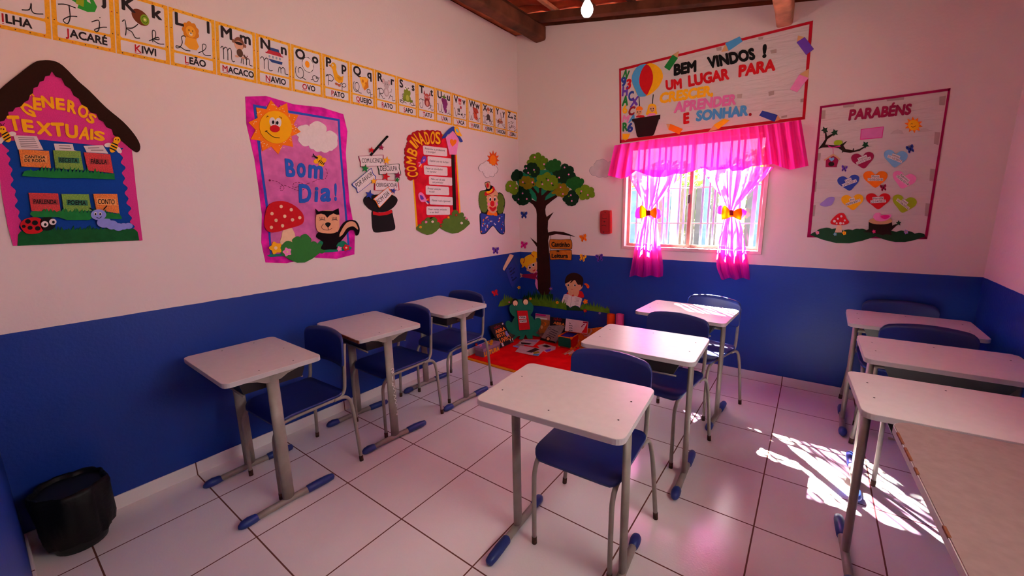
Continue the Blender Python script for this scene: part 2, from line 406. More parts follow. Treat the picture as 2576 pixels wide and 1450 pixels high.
for i in range(10):
    x = .12 + i * .385
    o = sloped(x, x + .05, RY - .3, .3, .087, .122, WOODL if i % 3 == 1 else WOODR).build('roof_batten')
    tag(o, 'thin roof batten under the clay tiles, ' + ['first', 'second', 'third', 'fourth', 'fifth', 'sixth', 'seventh', 'eighth', 'ninth', 'tenth'][i] + ' from the alphabet card wall', 'batten', 'roof battens')
for i, a in enumerate(((-.15, RX + .15, .09, .12, -.02, .118), (-.15, RX + .15, RY - .12, RY - .09, -.02, .118), (-.15, -.12, RY - .15, .15, -.12, .118), (RX + .12, RX + .15, RY - .15, .15, -.02, .118))):
    struct(sloped(*a, WOODR, .002).build('trim_%d' % (i + 1)))
def beam(x0, x1, z0, z1, m, name, label, seed):
    rd = random.Random(seed); b = MB(); n = 26
    pts = rrect(x0, z0, x1, z1, .022, 3); k = len(pts); ph = [rd.uniform(0, 6) for _ in range(4)]
    def fn(u, v):
        y = RY - .1 + u * (-RY + .16); x, z = pts[int(round(v * k)) % k]
        return (x + .006 * sin(3 * y + ph[0]) + .003 * sin(11 * y + ph[1]), y, z + .006 * sin(2.3 * y + ph[2]) + .003 * sin(13 * y + ph[3] + 9 * x))
    b.grid(n, k, fn, m); return tag(b.build(name), label, 'beam', 'roof beams')
beam(.232, .362, 3.197, 3.335, WOODR, 'roof_beam', 'thick dark timber beam beside the wall with the alphabet cards', 3)
beam(2.405, 2.51, 2.802, 2.955, WOODL, 'roof_beam', 'pale rough timber beam ending above the welcome banner', 5)
o = MB().box((-.02, RY, 3.315), (.235, .05, 3.352), mat('wall_plate_wood', '9a5230', .8, .2, var=.4, scale=8, bump=.4, bscale=30), .006, Matrix(((1, 0, 0, 0), (0, 1, 0, 0), (-.13, 0, 1, .02), (0, 0, 0, 1)))).build('wall_plate')
tag(o, 'reddish flat timber lying on top of the wall with the alphabet cards', 'timber')

# ================================================================ school desks and chairs
LAM = mat('desk_laminate', 'd6d0cc', .3, .5, var=.03, scale=30)
BAND = mat('desk_edge_band', 'b9b4b4', .5, .4, var=.04)
STEEL = mat('grey_painted_steel', '8c8278', .45, .5, var=.16, scale=14)
BLUEP = mat('blue_plastic', '0f1f66', .42, .5, var=.05, scale=20, bump=.08, bscale=500)
CAPB = mat('blue_foot_cap', '1b3078', .45, .5, var=.15, scale=12)
TRAYM = mat('dark_grey_plastic', '201c1c', .5, .4)
RUST = mat('rusty_leg_end', '4a342a', .85, .2, var=.5, scale=60)
HOLE = mat('screw_hole', '2a2422', .7, .3)
def make_desk():
    t = thing('school_desk', 'desk', 'desk')
    Zp = PL((0, 0, .757), (0, 0, 1)); w = rrect(-.3, -.225, .3, .225, .035, 5)
    wi = rrect(-.2985, -.2235, .2985, .2235, .034, 5)
    MB().slab(Zp, None, [list(range(len(wi)))], LAM, 0, .02, [Vector((x, y, .757)) for x, y in wi]).build('tabletop', t)
    n = len(w); ring = [Vector((x, y, .7555)) for x, y in w] + [Vector((x, y, .7555)) for x, y in wi]
    MB().slab(Zp, None, [[i, (i + 1) % n, n + (i + 1) % n, n + i] for i in range(n)], BAND, 0, .021, ring).build('edge_band', t)
    for x, y in ((-.245, -.06), (-.245, .1), (.0, .16), (.245, -.06), (.245, .1)):
        MB().slab(Zp, None, [list(range(10))], HOLE, 0, .001, [Vector((x + .0036 * cos(i * pi / 5), y + .0036 * sin(i * pi / 5), .7574)) for i in range(10)]).build('screw', t)
    for s in (-1, 1):
        x = .25 * s
        MB().tube([(x, -.01, .03), (x, -.01, .3), (x, -.01, .722)], .0145, STEEL, 14, ry=.029, up=(0, 1, 0)).build('post', t)
        b = MB().tube([(x, -.2, .02), (x, -.1, .024), (x, 0, .026), (x, .1, .024), (x, .2, .02)], .0165, STEEL, 12, ry=.017, up=(0, 0, 1)).build('foot_bar', t)
        MB().tube([(x, -.245, .012), (x, -.24, .016), (x, -.225, .021), (x, -.2, .0235), (x, -.17, .022), (x, -.15, .014)], [.005, .013, .021, .0235, .021, .012], CAPB, 14).build('foot_cap', b)
        MB().tube([(x, .085, .024), (x, .09, .0245), (x, .15, .0245), (x, .2, .0225), (x, .228, .0205), (x, .236, .018)], [.018, .0215, .0225, .0215, .018, .008], CAPB, 14).build('foot_cap', b)
        prof = [(-.19, .737), (.19, .737), (.19, .728), (.12, .722), (.06, .708), (.025, .69), (-.045, .69), (-.08, .708), (-.13, .722), (-.19, .728)]
        MB().slab(PL((x + .012, 0, 0), (1, 0, 0)), None, [list(range(10))], STEEL, 0, .024, [Vector((x + .012, y, z)) for y, z in prof]).build('top_support', t)
    MB().tube([(-.25, -.01, .665), (.25, -.01, .665)], .012, STEEL, 10).build('crossbar', t)
    b = MB(); a, c = .228, .185
    q = [(-a, -.15, .735), (a, -.15, .735), (c, -.12, .638), (-c, -.12, .638), (-a, .17, .735), (a, .17, .735), (c, .16, .638), (-c, .16, .638)]
    b.add(q, [[0, 1, 2, 3], [3, 2, 6, 7], [0, 3, 7, 4], [1, 5, 6, 2]], TRAYM)
    b.tube([(-.2, -.124, .634), (.2, -.124, .634)], .005, STEEL, 8); b.tube([(-c, .16, .636), (c, .16, .636)], .005, STEEL, 8)
    b.build('book_tray', t)
    return t
def corner(x, w, r): d = abs(x) - (w - r); return r - sqrt(max(0, r * r - d * d)) if d > 0 else 0
def make_chair():
    t = thing('school_chair', 'chair', 'chair')
    cols = [-.2, -.197, -.19, -.178, -.16, -.12, -.08, -.04, 0, .04, .08, .12, .16, .178, .19, .197, .2]
    def seat(x, y, side):
        z = .452 - .012 * (1 - (x / .2) ** 2) * (1 - min(1, abs(y) / .2) ** 2) - .9 * max(0, -y - .13) ** 2 * 6 + .25 * max(0, y - .15)
        return (x, y, z - side * .014)
    MB().shell(cols, lambda x: -.205 + corner(x, .2, .05), lambda x: .19 - corner(x, .2, .04), 12, seat, BLUEP).build('seat', t)
    def back(x, z, side):
        y = .232 - .028 * (x / .2) ** 2 - .014 + .06 * (z - .7)
        return (x, y + side * .016, z)
    MB().shell(cols, lambda x: .605 + corner(x, .2, .02), lambda x: .812 - .022 * (x / .2) ** 2 - corner(x, .2, .04), 8, back, BLUEP).build('backrest', t)
    for s in (-1, 1):
        p = smooth3([(.186 * s, .222, .74), (.187 * s, .21, .64), (.188 * s, .2, .52), (.188 * s, .188, .456), (.187 * s, .15, .43), (.184 * s, 0, .424), (.18 * s, -.12, .42), (.178 * s, -.18, .405), (.177 * s, -.212, .36), (.177 * s, -.22, .28), (.177 * s, -.222, .012)])
        a = MB().tube(p, .0105, STEEL, 10).build('side_tube', t)
        MB().tube([(.177 * s, -.222, .0), (.177 * s, -.222, .035)], .0118, RUST, 10).build('leg_tip', a)
        p = smooth3([(.190 * s, .12, .424), (.196 * s, .175, .424), (.204 * s, .205, .405), (.212 * s, .216, .36), (.224 * s, .219, .26), (.245 * s, .222, .012)])
        a = MB().tube(p, .0105, STEEL, 10).build('rear_leg', t)
        MB().tube([(.246 * s, .222, .0), (.2435 * s, .222, .035)], .0118, RUST, 10).build('leg_tip', a)
    for y in (-.1, .11): MB().tube([(-.186, y, .42), (.186, y, .42)], .009, STEEL, 8).build('crossbar', t)
    return t
def smooth3(p, k=4):
    o = []; n = len(p)
    for i in range(n - 1):
        a, b, c, d = (Vector(p[max(0, min(n - 1, i + j))]) for j in (-1, 0, 1, 2))
        for q in range(k):
            s = q / k; o.append(.5 * (2 * b + (c - a) * s + (2 * a - 5 * b + 4 * c - d) * s * s + (3 * b - a - 3 * c + d) * s ** 3))
    o.append(Vector(p[-1])); return o
DESKS = [(.455, -3.095, -1, 0, 'nearest grey-topped school desk of the row along the alphabet card wall'),
         (.42, -2.37, -5.3, 0, 'middle desk along the alphabet card wall, with brown worn edge and scribbled post'),
         (.433, -1.70, -3, 0, 'farthest school desk along the alphabet card wall, next to the red reading mat'),
         (2.037, -2.55, 4.5, 1, 'large foreground school desk with plain grey top in the centre of the floor'),
         (2.076, -1.712, 2, 0, 'middle desk of the centre row, pale top glowing pink in window light'),
         (2.098, -.884, -3, 0, 'desk closest to the curtained window with sun patches on its top'),
         (3.314, -.477, -1, 0, 'pink-lit desk in the far right corner of the room, against the window wall'),
         (3.335, -1.185, .5, 0, 'pink-lit desk on the right side with an open dark book tray in front'),
         (3.27, -1.846, 3, 0, 'pink-lit desk on the right side directly behind the brown-topped table')]
d0 = make_desk(); copies = [d0] + [copy_tree(d0) for _ in DESKS[1:]]
for d, (x, y, r, fl, lab) in zip(copies, DESKS): rotz(d, x, y, r + 180 * fl); tag(d, lab, 'desk', 'school desks')
CHAIRS = [(.447, -2.90, 1.7, 'blue school chair behind the nearest desk of the alphabet card wall row'),
          (.419, -2.195, -1, 'blue school chair behind the middle desk of the alphabet card wall row'),
          (.412, -1.60, 0, 'blue school chair at the last desk before the red reading mat'),
          (2.06, -2.35, 2.7, 'blue school chair tucked under the large foreground centre desk'),
          (2.095, -1.428, -7, 'dark blue school chair in the middle of the centre row'),
          (2.161, -.731, -14, 'blue school chair under the window with sunlight on seat and back'),
          (3.314, -.265, -1, 'blue school chair in the far right corner of the room, in shadow'),
          (3.345, -.99, 0, 'blue school chair between the two far desks on the right side')]
c0 = make_chair(); copies = [c0] + [copy_tree(c0) for _ in CHAIRS[1:]]
for d, (x, y, r, lab) in zip(copies, CHAIRS): rotz(d, x, y, r); tag(d, lab, 'chair', 'blue school chairs')
for o in [q for q in bpy.data.objects if q.parent == bpy.data.objects['school_desk.003'] and q.name.split('.')[0] in ('book_tray', 'crossbar')]: bpy.data.objects.remove(o)
# scribble in white marker and worn edge on the middle desk by the wall
dk = [o for o in bpy.data.objects if o.get('label', '').startswith('middle desk along')][0]
MK = mat('white_marker', 'e8e2dc', .7, .2, var=0)
b = MB(); PX_ = PL((.2651, 0, 0), (1, 0, 0))
def zz(pts): return [Vector((.2651, y, z)) for y, z in pts]
for pts in ([(-.012, .50), (.004, .505), (.006, .49), (-.012, .482), (.006, .478), (-.008, .47)], [(-.004, .45), (-.004, .42)], [(-.014, .41), (-.004, .40), (-.012, .39), (.004, .38), (-.006, .365), (.008, .35), (-.004, .335)],
            [(-.01, .325), (.008, .31), (-.004, .295), (.01, .28), (0, .265), (.012, .25), (.004, .235)], [(.004, .205), (.014, .2), (.012, .19), (.002, .182), (.014, .176)]):
    p = smooth(pts, 4, False); b.tube([(.2652, y, z) for y, z in p], .0026, MK, 5)
b.build('marker_scribble', dk)
MB().box((.06, -.2275, .737), (.302, -.222, .7545), mat('bare_chipboard', '7a4a34', .9, .1, var=.3, scale=60), .001).build('worn_edge', dk)
# big brown-topped table, near right
t = thing('teacher_table', 'large brown-topped table with a chipped pale edge in the near right corner', 'table', (3.385, -2.78, 0), world=False)
TOPB = mat('worn_brown_laminate', '8a746e', .5, .4, var=.1, scale=40)
tw, tl, th = .31, .62, .79
w = rrect(-tw, -tl, tw, tl, .05, 6); wi = rrect(-tw + .003, -tl + .003, tw - .003, tl - .003, .048, 6); n = len(w); Zp = PL((0, 0, th), (0, 0, 1))
MB().slab(Zp, None, [list(range(n))], TOPB, 0, .024, [Vector((x, y, th)) for x, y in wi]).build('tabletop', t)
MB().slab(Zp, None, [[i, (i + 1) % n, n + (i + 1) % n, n + i] for i in range(n)], BAND, 0, .024, [Vector((x, y, th - .002)) for x, y in w] + [Vector((x, y, th - .002)) for x, y in wi]).build('edge_band', t)
b = MB(); rd = random.Random(4); 
for i in range(9):
    y = -tl + .08 + rd.random() * (2 * tl - .16); b.box((-tw - .0005, y, th - .006), (-tw + .006, y + rd.uniform(.02, .09), th + .0005), mat('bare_chipboard', '7a4a34'), .001)
b.build('chipped_edge', t)
for sx in (-1, 1):
    for sy in (-1, 1): MB().tube([(.105 + sx * .155, sy * .55, 0), (.105 + sx * .155, sy * .55, th - .025)], .016, STEEL, 12).build('leg', t)
for sx in (-1, 1): MB().box((.093 + sx * .155, -.55, th - .065), (.117 + sx * .155, .55, th - .025), STEEL, .003).build('apron_rail', t)
t.rotation_euler = (0, 0, radians(3))
# waste bin lined with a black bag, in the corner by the rear wall
bx, by = .155, -3.80
t = thing('waste_bin', 'waste bin lined with a black plastic bag, in the corner below the paper house', 'bin', (bx, by, 0))
BAG = mat('black_bin_bag', '040404', .55, .3, var=0, bump=.6, bscale=45)
MB().lathe([(.088, .002), (.092, .02), (.1, .12), (.108, .22), (.112, .285)], (bx, by, 0), mat('dark_bin_plastic', '141416', .5, .4), 24).build('bucket', t)
rd = random.Random(2); ph = [rd.uniform(0, 6.28) for _ in range(6)]
wob = lambda a, j: .005 * sin(5 * a + ph[0] + j * .5) + .004 * sin(9 * a + ph[1] - j * .4) + .003 * sin(17 * a + ph[2])
MB().lathe([(.112, .05), (.12, .09), (.122, .16), (.126, .23), (.128, .28), (.122, .305), (.112, .30), (.104, .26), (.1, .16), (.0, .12)], (bx, by, 0), BAG, 48, wob, cap=False).build('bag', t)
# ================================================================ alphabet cards along the left wall
CY0, CZ0, CZ1, CW = -2.876, 2.2685, 2.5525, .2046
KEY = {}
class CardPL:                                # card-local coordinates: x 0..1 left to right, y 0..1 bottom to top
    n = Vector((1, 0, 0))
    def __init__(s, i): s.y = CY0 + CW * i
    def cast(s, u, v, off=0.0):
        z = CZ0 + (CZ1 - CZ0) * v; y = s.y + .0022 + (CW - .0044) * u
        return Vector((off, y * (1 + .0098 * (1 - v)), z))
YB = mat('card_yellow_border', 'e0a022', .7, .2, var=.12, scale=90); WP = mat('card_white_paper', 'e4dde2', .65, .3, var=.02)
PRB = mat('print_black', '241a1e', .7, .2, var=0); PRR = mat('print_red', 'b01828', .7, .2, var=0); ORL = mat('print_orange_line', 'c0701a', .7, .2, var=0)
def C(h): return mat('print_' + h, h, .7, .2, var=0)
CUR = {  # handwriting strokes in a unit box (x right, y up)
 'I': '.1 .5 .5 .95 .6 .5 .4 .05 .1 .2 .6 .35', 'i': '0 .1 .35 .3 .45 .95 .45 .3 .6 .05 1 .2|.45 1.3 .5 1.35', 'J': '0 .88 .35 .98 .8 .93|.5 .95 .52 .3 .38 -.1 .2 .05 .5 .35 .85 .45',
 'j': '.05 .6 .45 .95 .45 .1 .3 -.3 .2 -.1 .6 .3 .9 .45|.5 1.25 .55 1.3', 'K': '.05 .85 .2 .98 .25 .5 .2 .04|.9 .95 .6 .62 .25 .5 .55 .35 .72 .05 .98 .1', 'k': '0 .1 .4 .6 .45 1.3 .25 1.3 .25 .05|.25 .4 .6 .75 .65 .5 .25 .4 .6 .05 1 .15',
 'L': '.78 .8 .6 .98 .42 .85 .46 .5 .3 .15 .08 .04 .08 .18 .35 .16 .62 .03 .95 .06', 'l': '0 .1 .5 .7 .6 1.25 .35 1.25 .35 .25 .55 .03 .95 .15', 'M': '0 .8 .12 .96 .2 .8 .2 .05|.2 .75 .35 .96 .5 .8 .5 .05|.5 .75 .65 .96 .78 .8 .78 .2 .88 .03 1 .1',
 'm': '0 .1 .08 .8 .18 .8 .2 .05|.2 .7 .35 .95 .48 .7 .48 .05|.48 .7 .62 .95 .75 .7 .76 .15 1 .1', 'N': '0 .8 .15 .97 .3 .8 .3 .05|.3 .7 .5 .96 .66 .8 .66 .2 .8 .03 1 .1', 'n': '0 .1 .1 .8 .25 .8 .28 .05|.28 .65 .5 .95 .68 .7 .7 .15 1 .1',
 'O': '.12 .95 .02 .6 .12 .2 .45 .02 .75 .25 .75 .7 .5 .92 .3 .75 .35 .45|.45 .02 .7 .1 1 -.02', 'o': '0 .2 .3 .35|.7 .8 .4 .95 .2 .6 .4 .1 .7 .15 .85 .6 .7 .85 .6 .6 1 .8', 'P': '0 .72 .15 .92 .26 .8 .24 .02|.08 .8 .5 .98 .82 .75 .65 .46 .3 .45',
 'p': '0 .4 .3 .9 .28 -.4|.28 .6 .6 .95 .8 .6 .55 .3 .3 .4', 'Q': '.15 .97 .02 .6 .1 .2 .35 .05 .62 .25 .72 .65 .5 .92 .25 .75 .25 .3 .5 .15 .75 .02 .98 0', 'q': '.7 .8 .4 .95 .2 .6 .45 .3 .7 .6 .72 -.4|.72 .1 1 .3',
 'R': '0 .72 .15 .92 .26 .8 .24 .02|.08 .8 .5 .98 .82 .75 .65 .48 .3 .45 .6 .2 .72 .02 .98 .1', 'r': '0 .1 .3 .95 .35 .75 .6 .75 .55 .2 .7 .05 1 .15', 'S': '.1 .1 .45 .5 .7 .88 .55 1 .4 .82 .65 .4 .5 .06 .2 .1 .05 .3 .3 .3 1 .1', 's': '0 .1 .5 .95 .55 .6 .75 .3 .5 .03 .2 .15|.6 .1 1 .2',
 'T': '0 .8 .2 .97 .55 .93 .85 .95|.52 .94 .58 .4 .42 .04 .15 .1 .05 .4 .2 .55', 't': '0 .1 .4 .6 .45 1.3 .45 .25 .6 .04 1 .2|.2 .85 .75 .85', 'U': '0 .85 .1 .97 .2 .8 .2 .3 .35 .03 .6 .15 .7 .5 .72 .96|.72 .96 .72 .2 .85 .03 1 .15', 'u': '0 .3 .2 .95 .2 .2 .4 .05 .65 .4 .7 .95 .7 .15 1 .15',
 'V': '0 .85 .12 .97 .22 .8 .3 .2 .45 .03 .65 .3 .75 .8 .65 .95 .92 .85', 'v': '0 .7 .2 .95 .3 .2 .5 .05 .75 .6 .65 .9 1 .75', 'W': '0 .85 .1 .97 .18 .7 .2 .2 .35 .04 .5 .6 .5 .2 .65 .04 .82 .4 .85 .95 1 .85', 'w': '0 .7 .15 .95 .2 .2 .35 .05 .5 .7 .52 .2 .66 .05 .82 .8 1 .75',
 'X': '.05 .8 .2 .96 .42 .75 .42 .25 .22 .04 .05 .2|.92 .9 .72 .97 .5 .75 .5 .25 .7 .03 .97 .1', 'x': '.05 .8 .3 .95 .45 .5 .3 .05 .05 .2|.9 .85 .65 .9 .5 .5 .65 .05 1 .15', 'Y': '0 .85 .15 .97 .24 .7 .35 .5 .6 .6 .7 .96|.7 .96 .7 .3 .6 -.02 .42 .1 .95 .45', 'y': '0 .7 .15 .95 .25 .45 .5 .4 .7 .95 .68 -.3|.68 0 1 .2',
 'Z': '.1 .75 .3 .96 .66 .85 .3 .46 .6 .4 .66 .1 .4 0 .3 .2 .97 .35', 'z': '.1 .7 .35 .95 .65 .75 .35 .45 .6 .3 .5 -.2 .3 -.1 1 .3'}
PIC = {  # picture pieces: colour, shape
 'I': [('3a8a4a', ell(.5, .62, .16, .07)), ('d0a060', ell(.5, .55, .2, .06))],
 'J': [('2a9030', P('.34 .98 .32 .88 .4 .82 .36 .72 .3 .66 .42 .62 .4 .56 .56 .54 .68 .57 .72 .66 .66 .76 .7 .86 .64 .9 .58 .8 .62 .68 .56 .7 .54 .82 .56 .98')), ('8aa020', P('.4 .8 .38 .62 .5 .6 .52 .78'))],
 'K': [('6a3018', ell(.46, .68, .17, .12, -20)), ('7a9a20', ell(.54, .66, .085, .085)), ('4a6a10', ell(.54, .66, .06, .06)), ('8ab030', ell(.54, .66, .045, .045)), ('e8e0b0', ell(.54, .66, .018, .018))],
 'L': [('c8781a', scal(ell(.45, .68, .17, .15, n=9), .3)), ('e09a28', ell(.45, .67, .11, .1)), ('f0dcc0', ell(.45, .63, .04, .03)), ('e09a28', P('.34 .56 .3 .42 .4 .36 .56 .36 .62 .44 .56 .56')), ('241a1e', ell(.45, .645, .015, .012)), ('241a1e', ell(.41, .69, .012)), ('241a1e', ell(.49, .69, .012))],
 'M': [('8a5a48', ell(.42, .72, .035)), ('8a5a48', ell(.72, .68, .035)), ('7a4a38', ell(.57, .7, .13, .12)), ('d09a80', ell(.56, .66, .11, .09)), ('2a1a18', ell(.56, .7, .1, .03)), ('5a3a30', ell(.58, .52, .08, .08)), ('d09a80', ell(.5, .44, .05, .02)), ('d09a80', ell(.66, .44, .05, .02)), ('5a3a30', P('.66 .48 .74 .42 .78 .5 .76 .5 .74 .46 .68 .52'))],
 'N': [('28407a', P('.4 .8 .36 .74 .66 .74 .64 .8')), ('b02838', P('.34 .74 .28 .68 .72 .68 .68 .74')), ('e8e0e0', P('.26 .68 .3 .56 .74 .56 .76 .68')), ('b02838', P('.24 .68 .26 .66 .77 .66 .76 .68')), ('28407a', P('.32 .56 .42 .5 .72 .5 .74 .56'))] + [('8a98b0', ell(.36 + .1 * i, .61, .028, .028)) for i in range(4)],
 'O': [('3a2a2e', ell(.52, .65, .2, .17, n=9)), ('f2ecec', scal(ell(.52, .65, .18, .15, n=8), .12)), ('f0960e', ell(.5, .66, .075, .075))],
 'P': [('e0a018', ell(.4, .78, .1, .09)), ('e0a018', P('.34 .74 .38 .6 .42 .48 .56 .42 .72 .46 .76 .62 .66 .58 .54 .62 .48 .74')), ('c07020', P('.3 .8 .2 .78 .3 .74')), ('c88a10', P('.5 .56 .6 .48 .7 .52 .66 .58')), ('b06040', ell(.48, .39, .06, .03)), ('b06040', ell(.58, .37, .06, .03)), ('f4f0ee', ell(.36, .8, .025)), ('241a1e', ell(.36, .8, .012))],
 'Q': [('e09a28', P('.36 .7 .64 .74 .74 .6 .5 .66')), ('f0b038', P('.36 .7 .74 .72 .72 .52 .5 .44')), ('d07a18', P('.72 .7 .74 .5 .56 .4 .52 .44')), ('c07018', ell(.5, .62, .04)), ('c07018', ell(.62, .58, .03))],
 'R': [('b4a4a8', ell(.38, .76, .07)), ('b4a4a8', ell(.64, .76, .07)), ('d8b0b4', ell(.38, .76, .045)), ('d8b0b4', ell(.64, .76, .045)), ('b8a8ac', ell(.51, .68, .12, .1)), ('b8a8ac', ell(.5, .5, .12, .12)), ('d8ccd0', ell(.5, .49, .07, .08)), ('b8a8ac', P('.6 .5 .74 .52 .76 .62 .72 .62 .72 .56 .6 .46')), ('3a2a2e', ell(.47, .7, .012)), ('3a2a2e', ell(.55, .7, .012))],
 'S': [('7a8a28', ell(.5, .64, .17, .12)), ('f0ece8', ell(.4, .76, .065)), ('f0ece8', ell(.58, .76, .065)), ('241a1e', ell(.41, .76, .02)), ('241a1e', ell(.57, .76, .02)), ('7a8a28', ell(.5, .48, .17, .1)), ('a8b048', ell(.5, .49, .08, .08)), ('6a7a20', ell(.34, .42, .08, .04)), ('6a7a20', ell(.68, .42, .08, .04)), ('7a8a28', P('.3 .6 .26 .44 .36 .44 .38 .56'))],
 'T': [('a8403a', P('.38 .84 .34 .72 .46 .7')), ('a8403a', P('.7 .84 .62 .7 .74 .72')), ('b85048', ell(.53, .64, .15, .12)), ('8a2e2e', ell(.53, .5, .15, .12)), ('d89080', ell(.53, .48, .08, .08)), ('f0e8e4', ell(.47, .66, .03)), ('f0e8e4', ell(.59, .66, .03)), ('241a1e', ell(.47, .66, .015)), ('241a1e', ell(.59, .66, .015))],
 'U': [('7a2a6a', ell(x, y, .065)) for x, y in ((.42, .7), (.52, .71), (.62, .69), (.66, .62), (.46, .62), (.56, .6), (.5, .52), (.6, .53), (.54, .45), (.58, .39))] + [('5a7a28', P('.5 .84 .34 .8 .5 .74 .66 .8')), ('5a7a28', P('.48 .78 .5 .88 .54 .88 .54 .76'))],
 'V': [('e4b0b0', ell(.5, .78, .12, .1)), ('b02838', P('.4 .9 .62 .88 .6 .8 .42 .8')), ('e0dcdc', ell(.5, .56, .14, .16)), ('3a2a2e', ell(.44, .52, .05, .07)), ('b02838', ell(.56, .62, .06, .05)), ('3a2a2e', ell(.42, .4, .06, .025)), ('3a2a2e', ell(.6, .4, .06, .025)), ('d07878', ell(.5, .73, .07, .04))],
 'W': [('b03a28', P('.36 .76 .72 .72 .8 .6 .66 .56 .4 .66')), ('c84a30', P('.42 .62 .66 .56 .74 .4 .62 .34 .46 .4')), ('8a2a1e', P('.4 .66 .66 .56 .64 .52 .42 .62'))],
 'X': [('e4c0b0', ell(.52, .72, .09, .09)), ('a85038', ell(.52, .8, .16, .035)), ('a85038', ell(.52, .83, .08, .05)), ('4a3a3e', ell(.52, .55, .14, .1)), ('4a3a3e', P('.4 .5 .34 .42 .5 .44 .52 .5')), ('4a3a3e', P('.56 .5 .6 .38 .72 .44 .64 .52'))],
 'Y': [('a86a58', ell(.46, .5, .24, .07)), ('7a3a30', ell(.46, .53, .18, .05)), ('c89070', ell(.46, .56, .13, .05)), ('5a3a30', P('.54 .56 .5 .82 .54 .82 .58 .56'))],
 'Z': [('e8e0e2', ell(.5, .62, .16, .14)), ('3a2e32', ell(.5, .76, .1, .04)), ('3a2e32', ell(.42, .6, .04, .02)), ('3a2e32', ell(.58, .6, .04, .02)), ('3a2e32', ell(.5, .55, .05, .015)), ('e8e0e2', ell(.5, .44, .12, .1)), ('3a2e32', ell(.44, .44, .03, .06)), ('3a2e32', ell(.56, .44, .03, .06))]}
WORDS = dict(I='ILHA', J='JACARÉ', K='KIWI', L='LEÃO', M='MACACO', N='NAVIO', O='OVO', P='PATO', Q='QUEIJO', R='RATO', S='SAPO', T='TATU', U='UVA', V='VACA', W='WAFER', X='XERIFE', Y='YAKISOBA', Z='ZEBRA')
PICN = dict(I='island', J='green alligator', K='cut kiwi', L='yellow lion', M='brown monkey', N='red and blue ship', O='fried egg', P='yellow duckling', Q='wedge of cheese', R='grey mouse', S='green frog', T='red armadillo', U='purple grapes', V='cow', W='wafer sticks', X='sheriff', Y='noodle bowl', Z='zebra')
for i, ch in enumerate('IJKLMNOPQRSTUVWXYZ'):
    pl = CardPL(i - 4); o = pl.cast(.5, .5)
    t = thing('alphabet_card', f'yellow-bordered letter {ch} card with a {PICN[ch]} picture and the word {WORDS[ch]}', 'alphabet card', tuple(o), 'alphabet cards along the wall')
    b = MB(); b.poly(pl, ID, P('0 0 1 0 1 1 0 1'), YB, .0006, .0006)
    b.poly(pl, ID, rrect(.075, .275, .925, .945, .03, 2), WP, .0012, .0003); b.poly(pl, ID, rrect(.075, .055, .925, .235, .02, 2), WP, .0012, .0003)
    for k in range(14):                      # small printed bees and dots of the border
        x, y = ((.1 + .2 * k, .975) if k < 5 else (.1 + .2 * (k - 5), .028)) if k < 10 else ((.035 if k % 2 else .965), .3 + .35 * ((k - 10) // 2))
        b.poly(pl, ID, ell(x, y, .012, .009, n=6), PRR if k % 3 == 0 else PRB, .0012, .0003)
    b.build('card_sheet', t)
    cap, low = ch, ch.lower()
    def ptext(name, s, x0, x1, y0, h, m, bold=.035):
        MB().text(pl, ID, s, (x0, y0), (x1, y0), (x0, y0 + h), m, .0018, .0004, bold).build(name, t)
    cwid = lambda s: (xmax(s, .035) - xmin(s, .035)) / CAPH
    hh = .2; k = hh * .284 / .2
    ptext('printed_letter', cap, .12, .12 + cwid(cap) * k * .95, .735, hh, PRB)
    wl = cwid(low) * k * .95
    ptext('printed_letter', low, .88 - wl, .88, .735, hh, PRB)
    ww = WORDS[ch]; h2 = .115; k2 = h2 * .284 / .2; tw_ = min(.8, cwid(ww) * k2 * .8); x0 = .53 - tw_ / 2
    fr_ = (xmax(ww[0], .02) - xmin(ww, .02)) / (xmax(ww, .02) - xmin(ww, .02)); gp = (xmax(ww[:2], .02) - (xmax(ww[1], .02) - xmin(ww[1], .02)) - xmin(ww, .02)) / (xmax(ww, .02) - xmin(ww, .02))
    MB().text(pl, ID, ww[0], (x0, .095), (x0 + tw_ * fr_, .095), (x0, .095 + h2), PRR, .0018, .0004, .02).poly(pl, ID, [(x0, .07), (x0 + tw_ * fr_, .07), (x0 + tw_ * fr_, .08), (x0, .08)], PRR, .0018, .0004).build('red_initial', t)
    ptext('printed_word', ww[1:], x0 + tw_ * gp, x0 + tw_, .095, h2, PRB)
    for nm, s, bx0, by0, bw, bh in (('cursive_letter', cap, .1, .31, .34, .26), ('cursive_letter', low, .6, .31, .3, .15)):
        b = MB()
        for st in CUR[s].split('|'):
            b.stroke(pl, ID, [(bx0 + x * bw, by0 + y * bh) for x, y in P(st)], .016, PRB, .0026, .0003)
        b.build(nm, t)
    b = MB()
    for k, (c, sh) in enumerate(PIC[ch]): b.poly(pl, ID, sh, C(c), .0018 + .0003 * k, .0003)
    b.build('picture', t)

# ================================================================ paper house 'GENEROS TEXTUAIS'
z = fr(0, 130, 2.8425)
t = thing('wall_poster', 'large house-shaped foam poster with brown roof reading GÊNEROS TEXTUAIS', 'poster', tuple(LW.cast(150, 400)))
FELT = mat('pink_felt', 'd83a8c', .9, .1, var=.1, scale=300, bump=.2, bscale=800); BLUEF = mat('blue_felt', '16449a', .9, .1, var=.08, scale=300)
BRF = mat('brown_foam_roof', '2a140c', .85, .15, var=.1, scale=100)
part('pink_backing', t, LW, z, P('-40 470 100 330 370 125 640 330 840 600 935 690 975 1000 1020 1350 95 1390 45 1100 -10 800'), FELT, .0, .003)
part('blue_panel', t, LW, z, P('0 640 300 630 880 690 905 900 950 1200 985 1300 130 1330 60 1000'), BLUEF, .003, .002)
li = P('45 690 45 730 60 805 75 880 75 955 105 1030 105 1105 130 1180 135 1255 135 1330'); lo_ = []
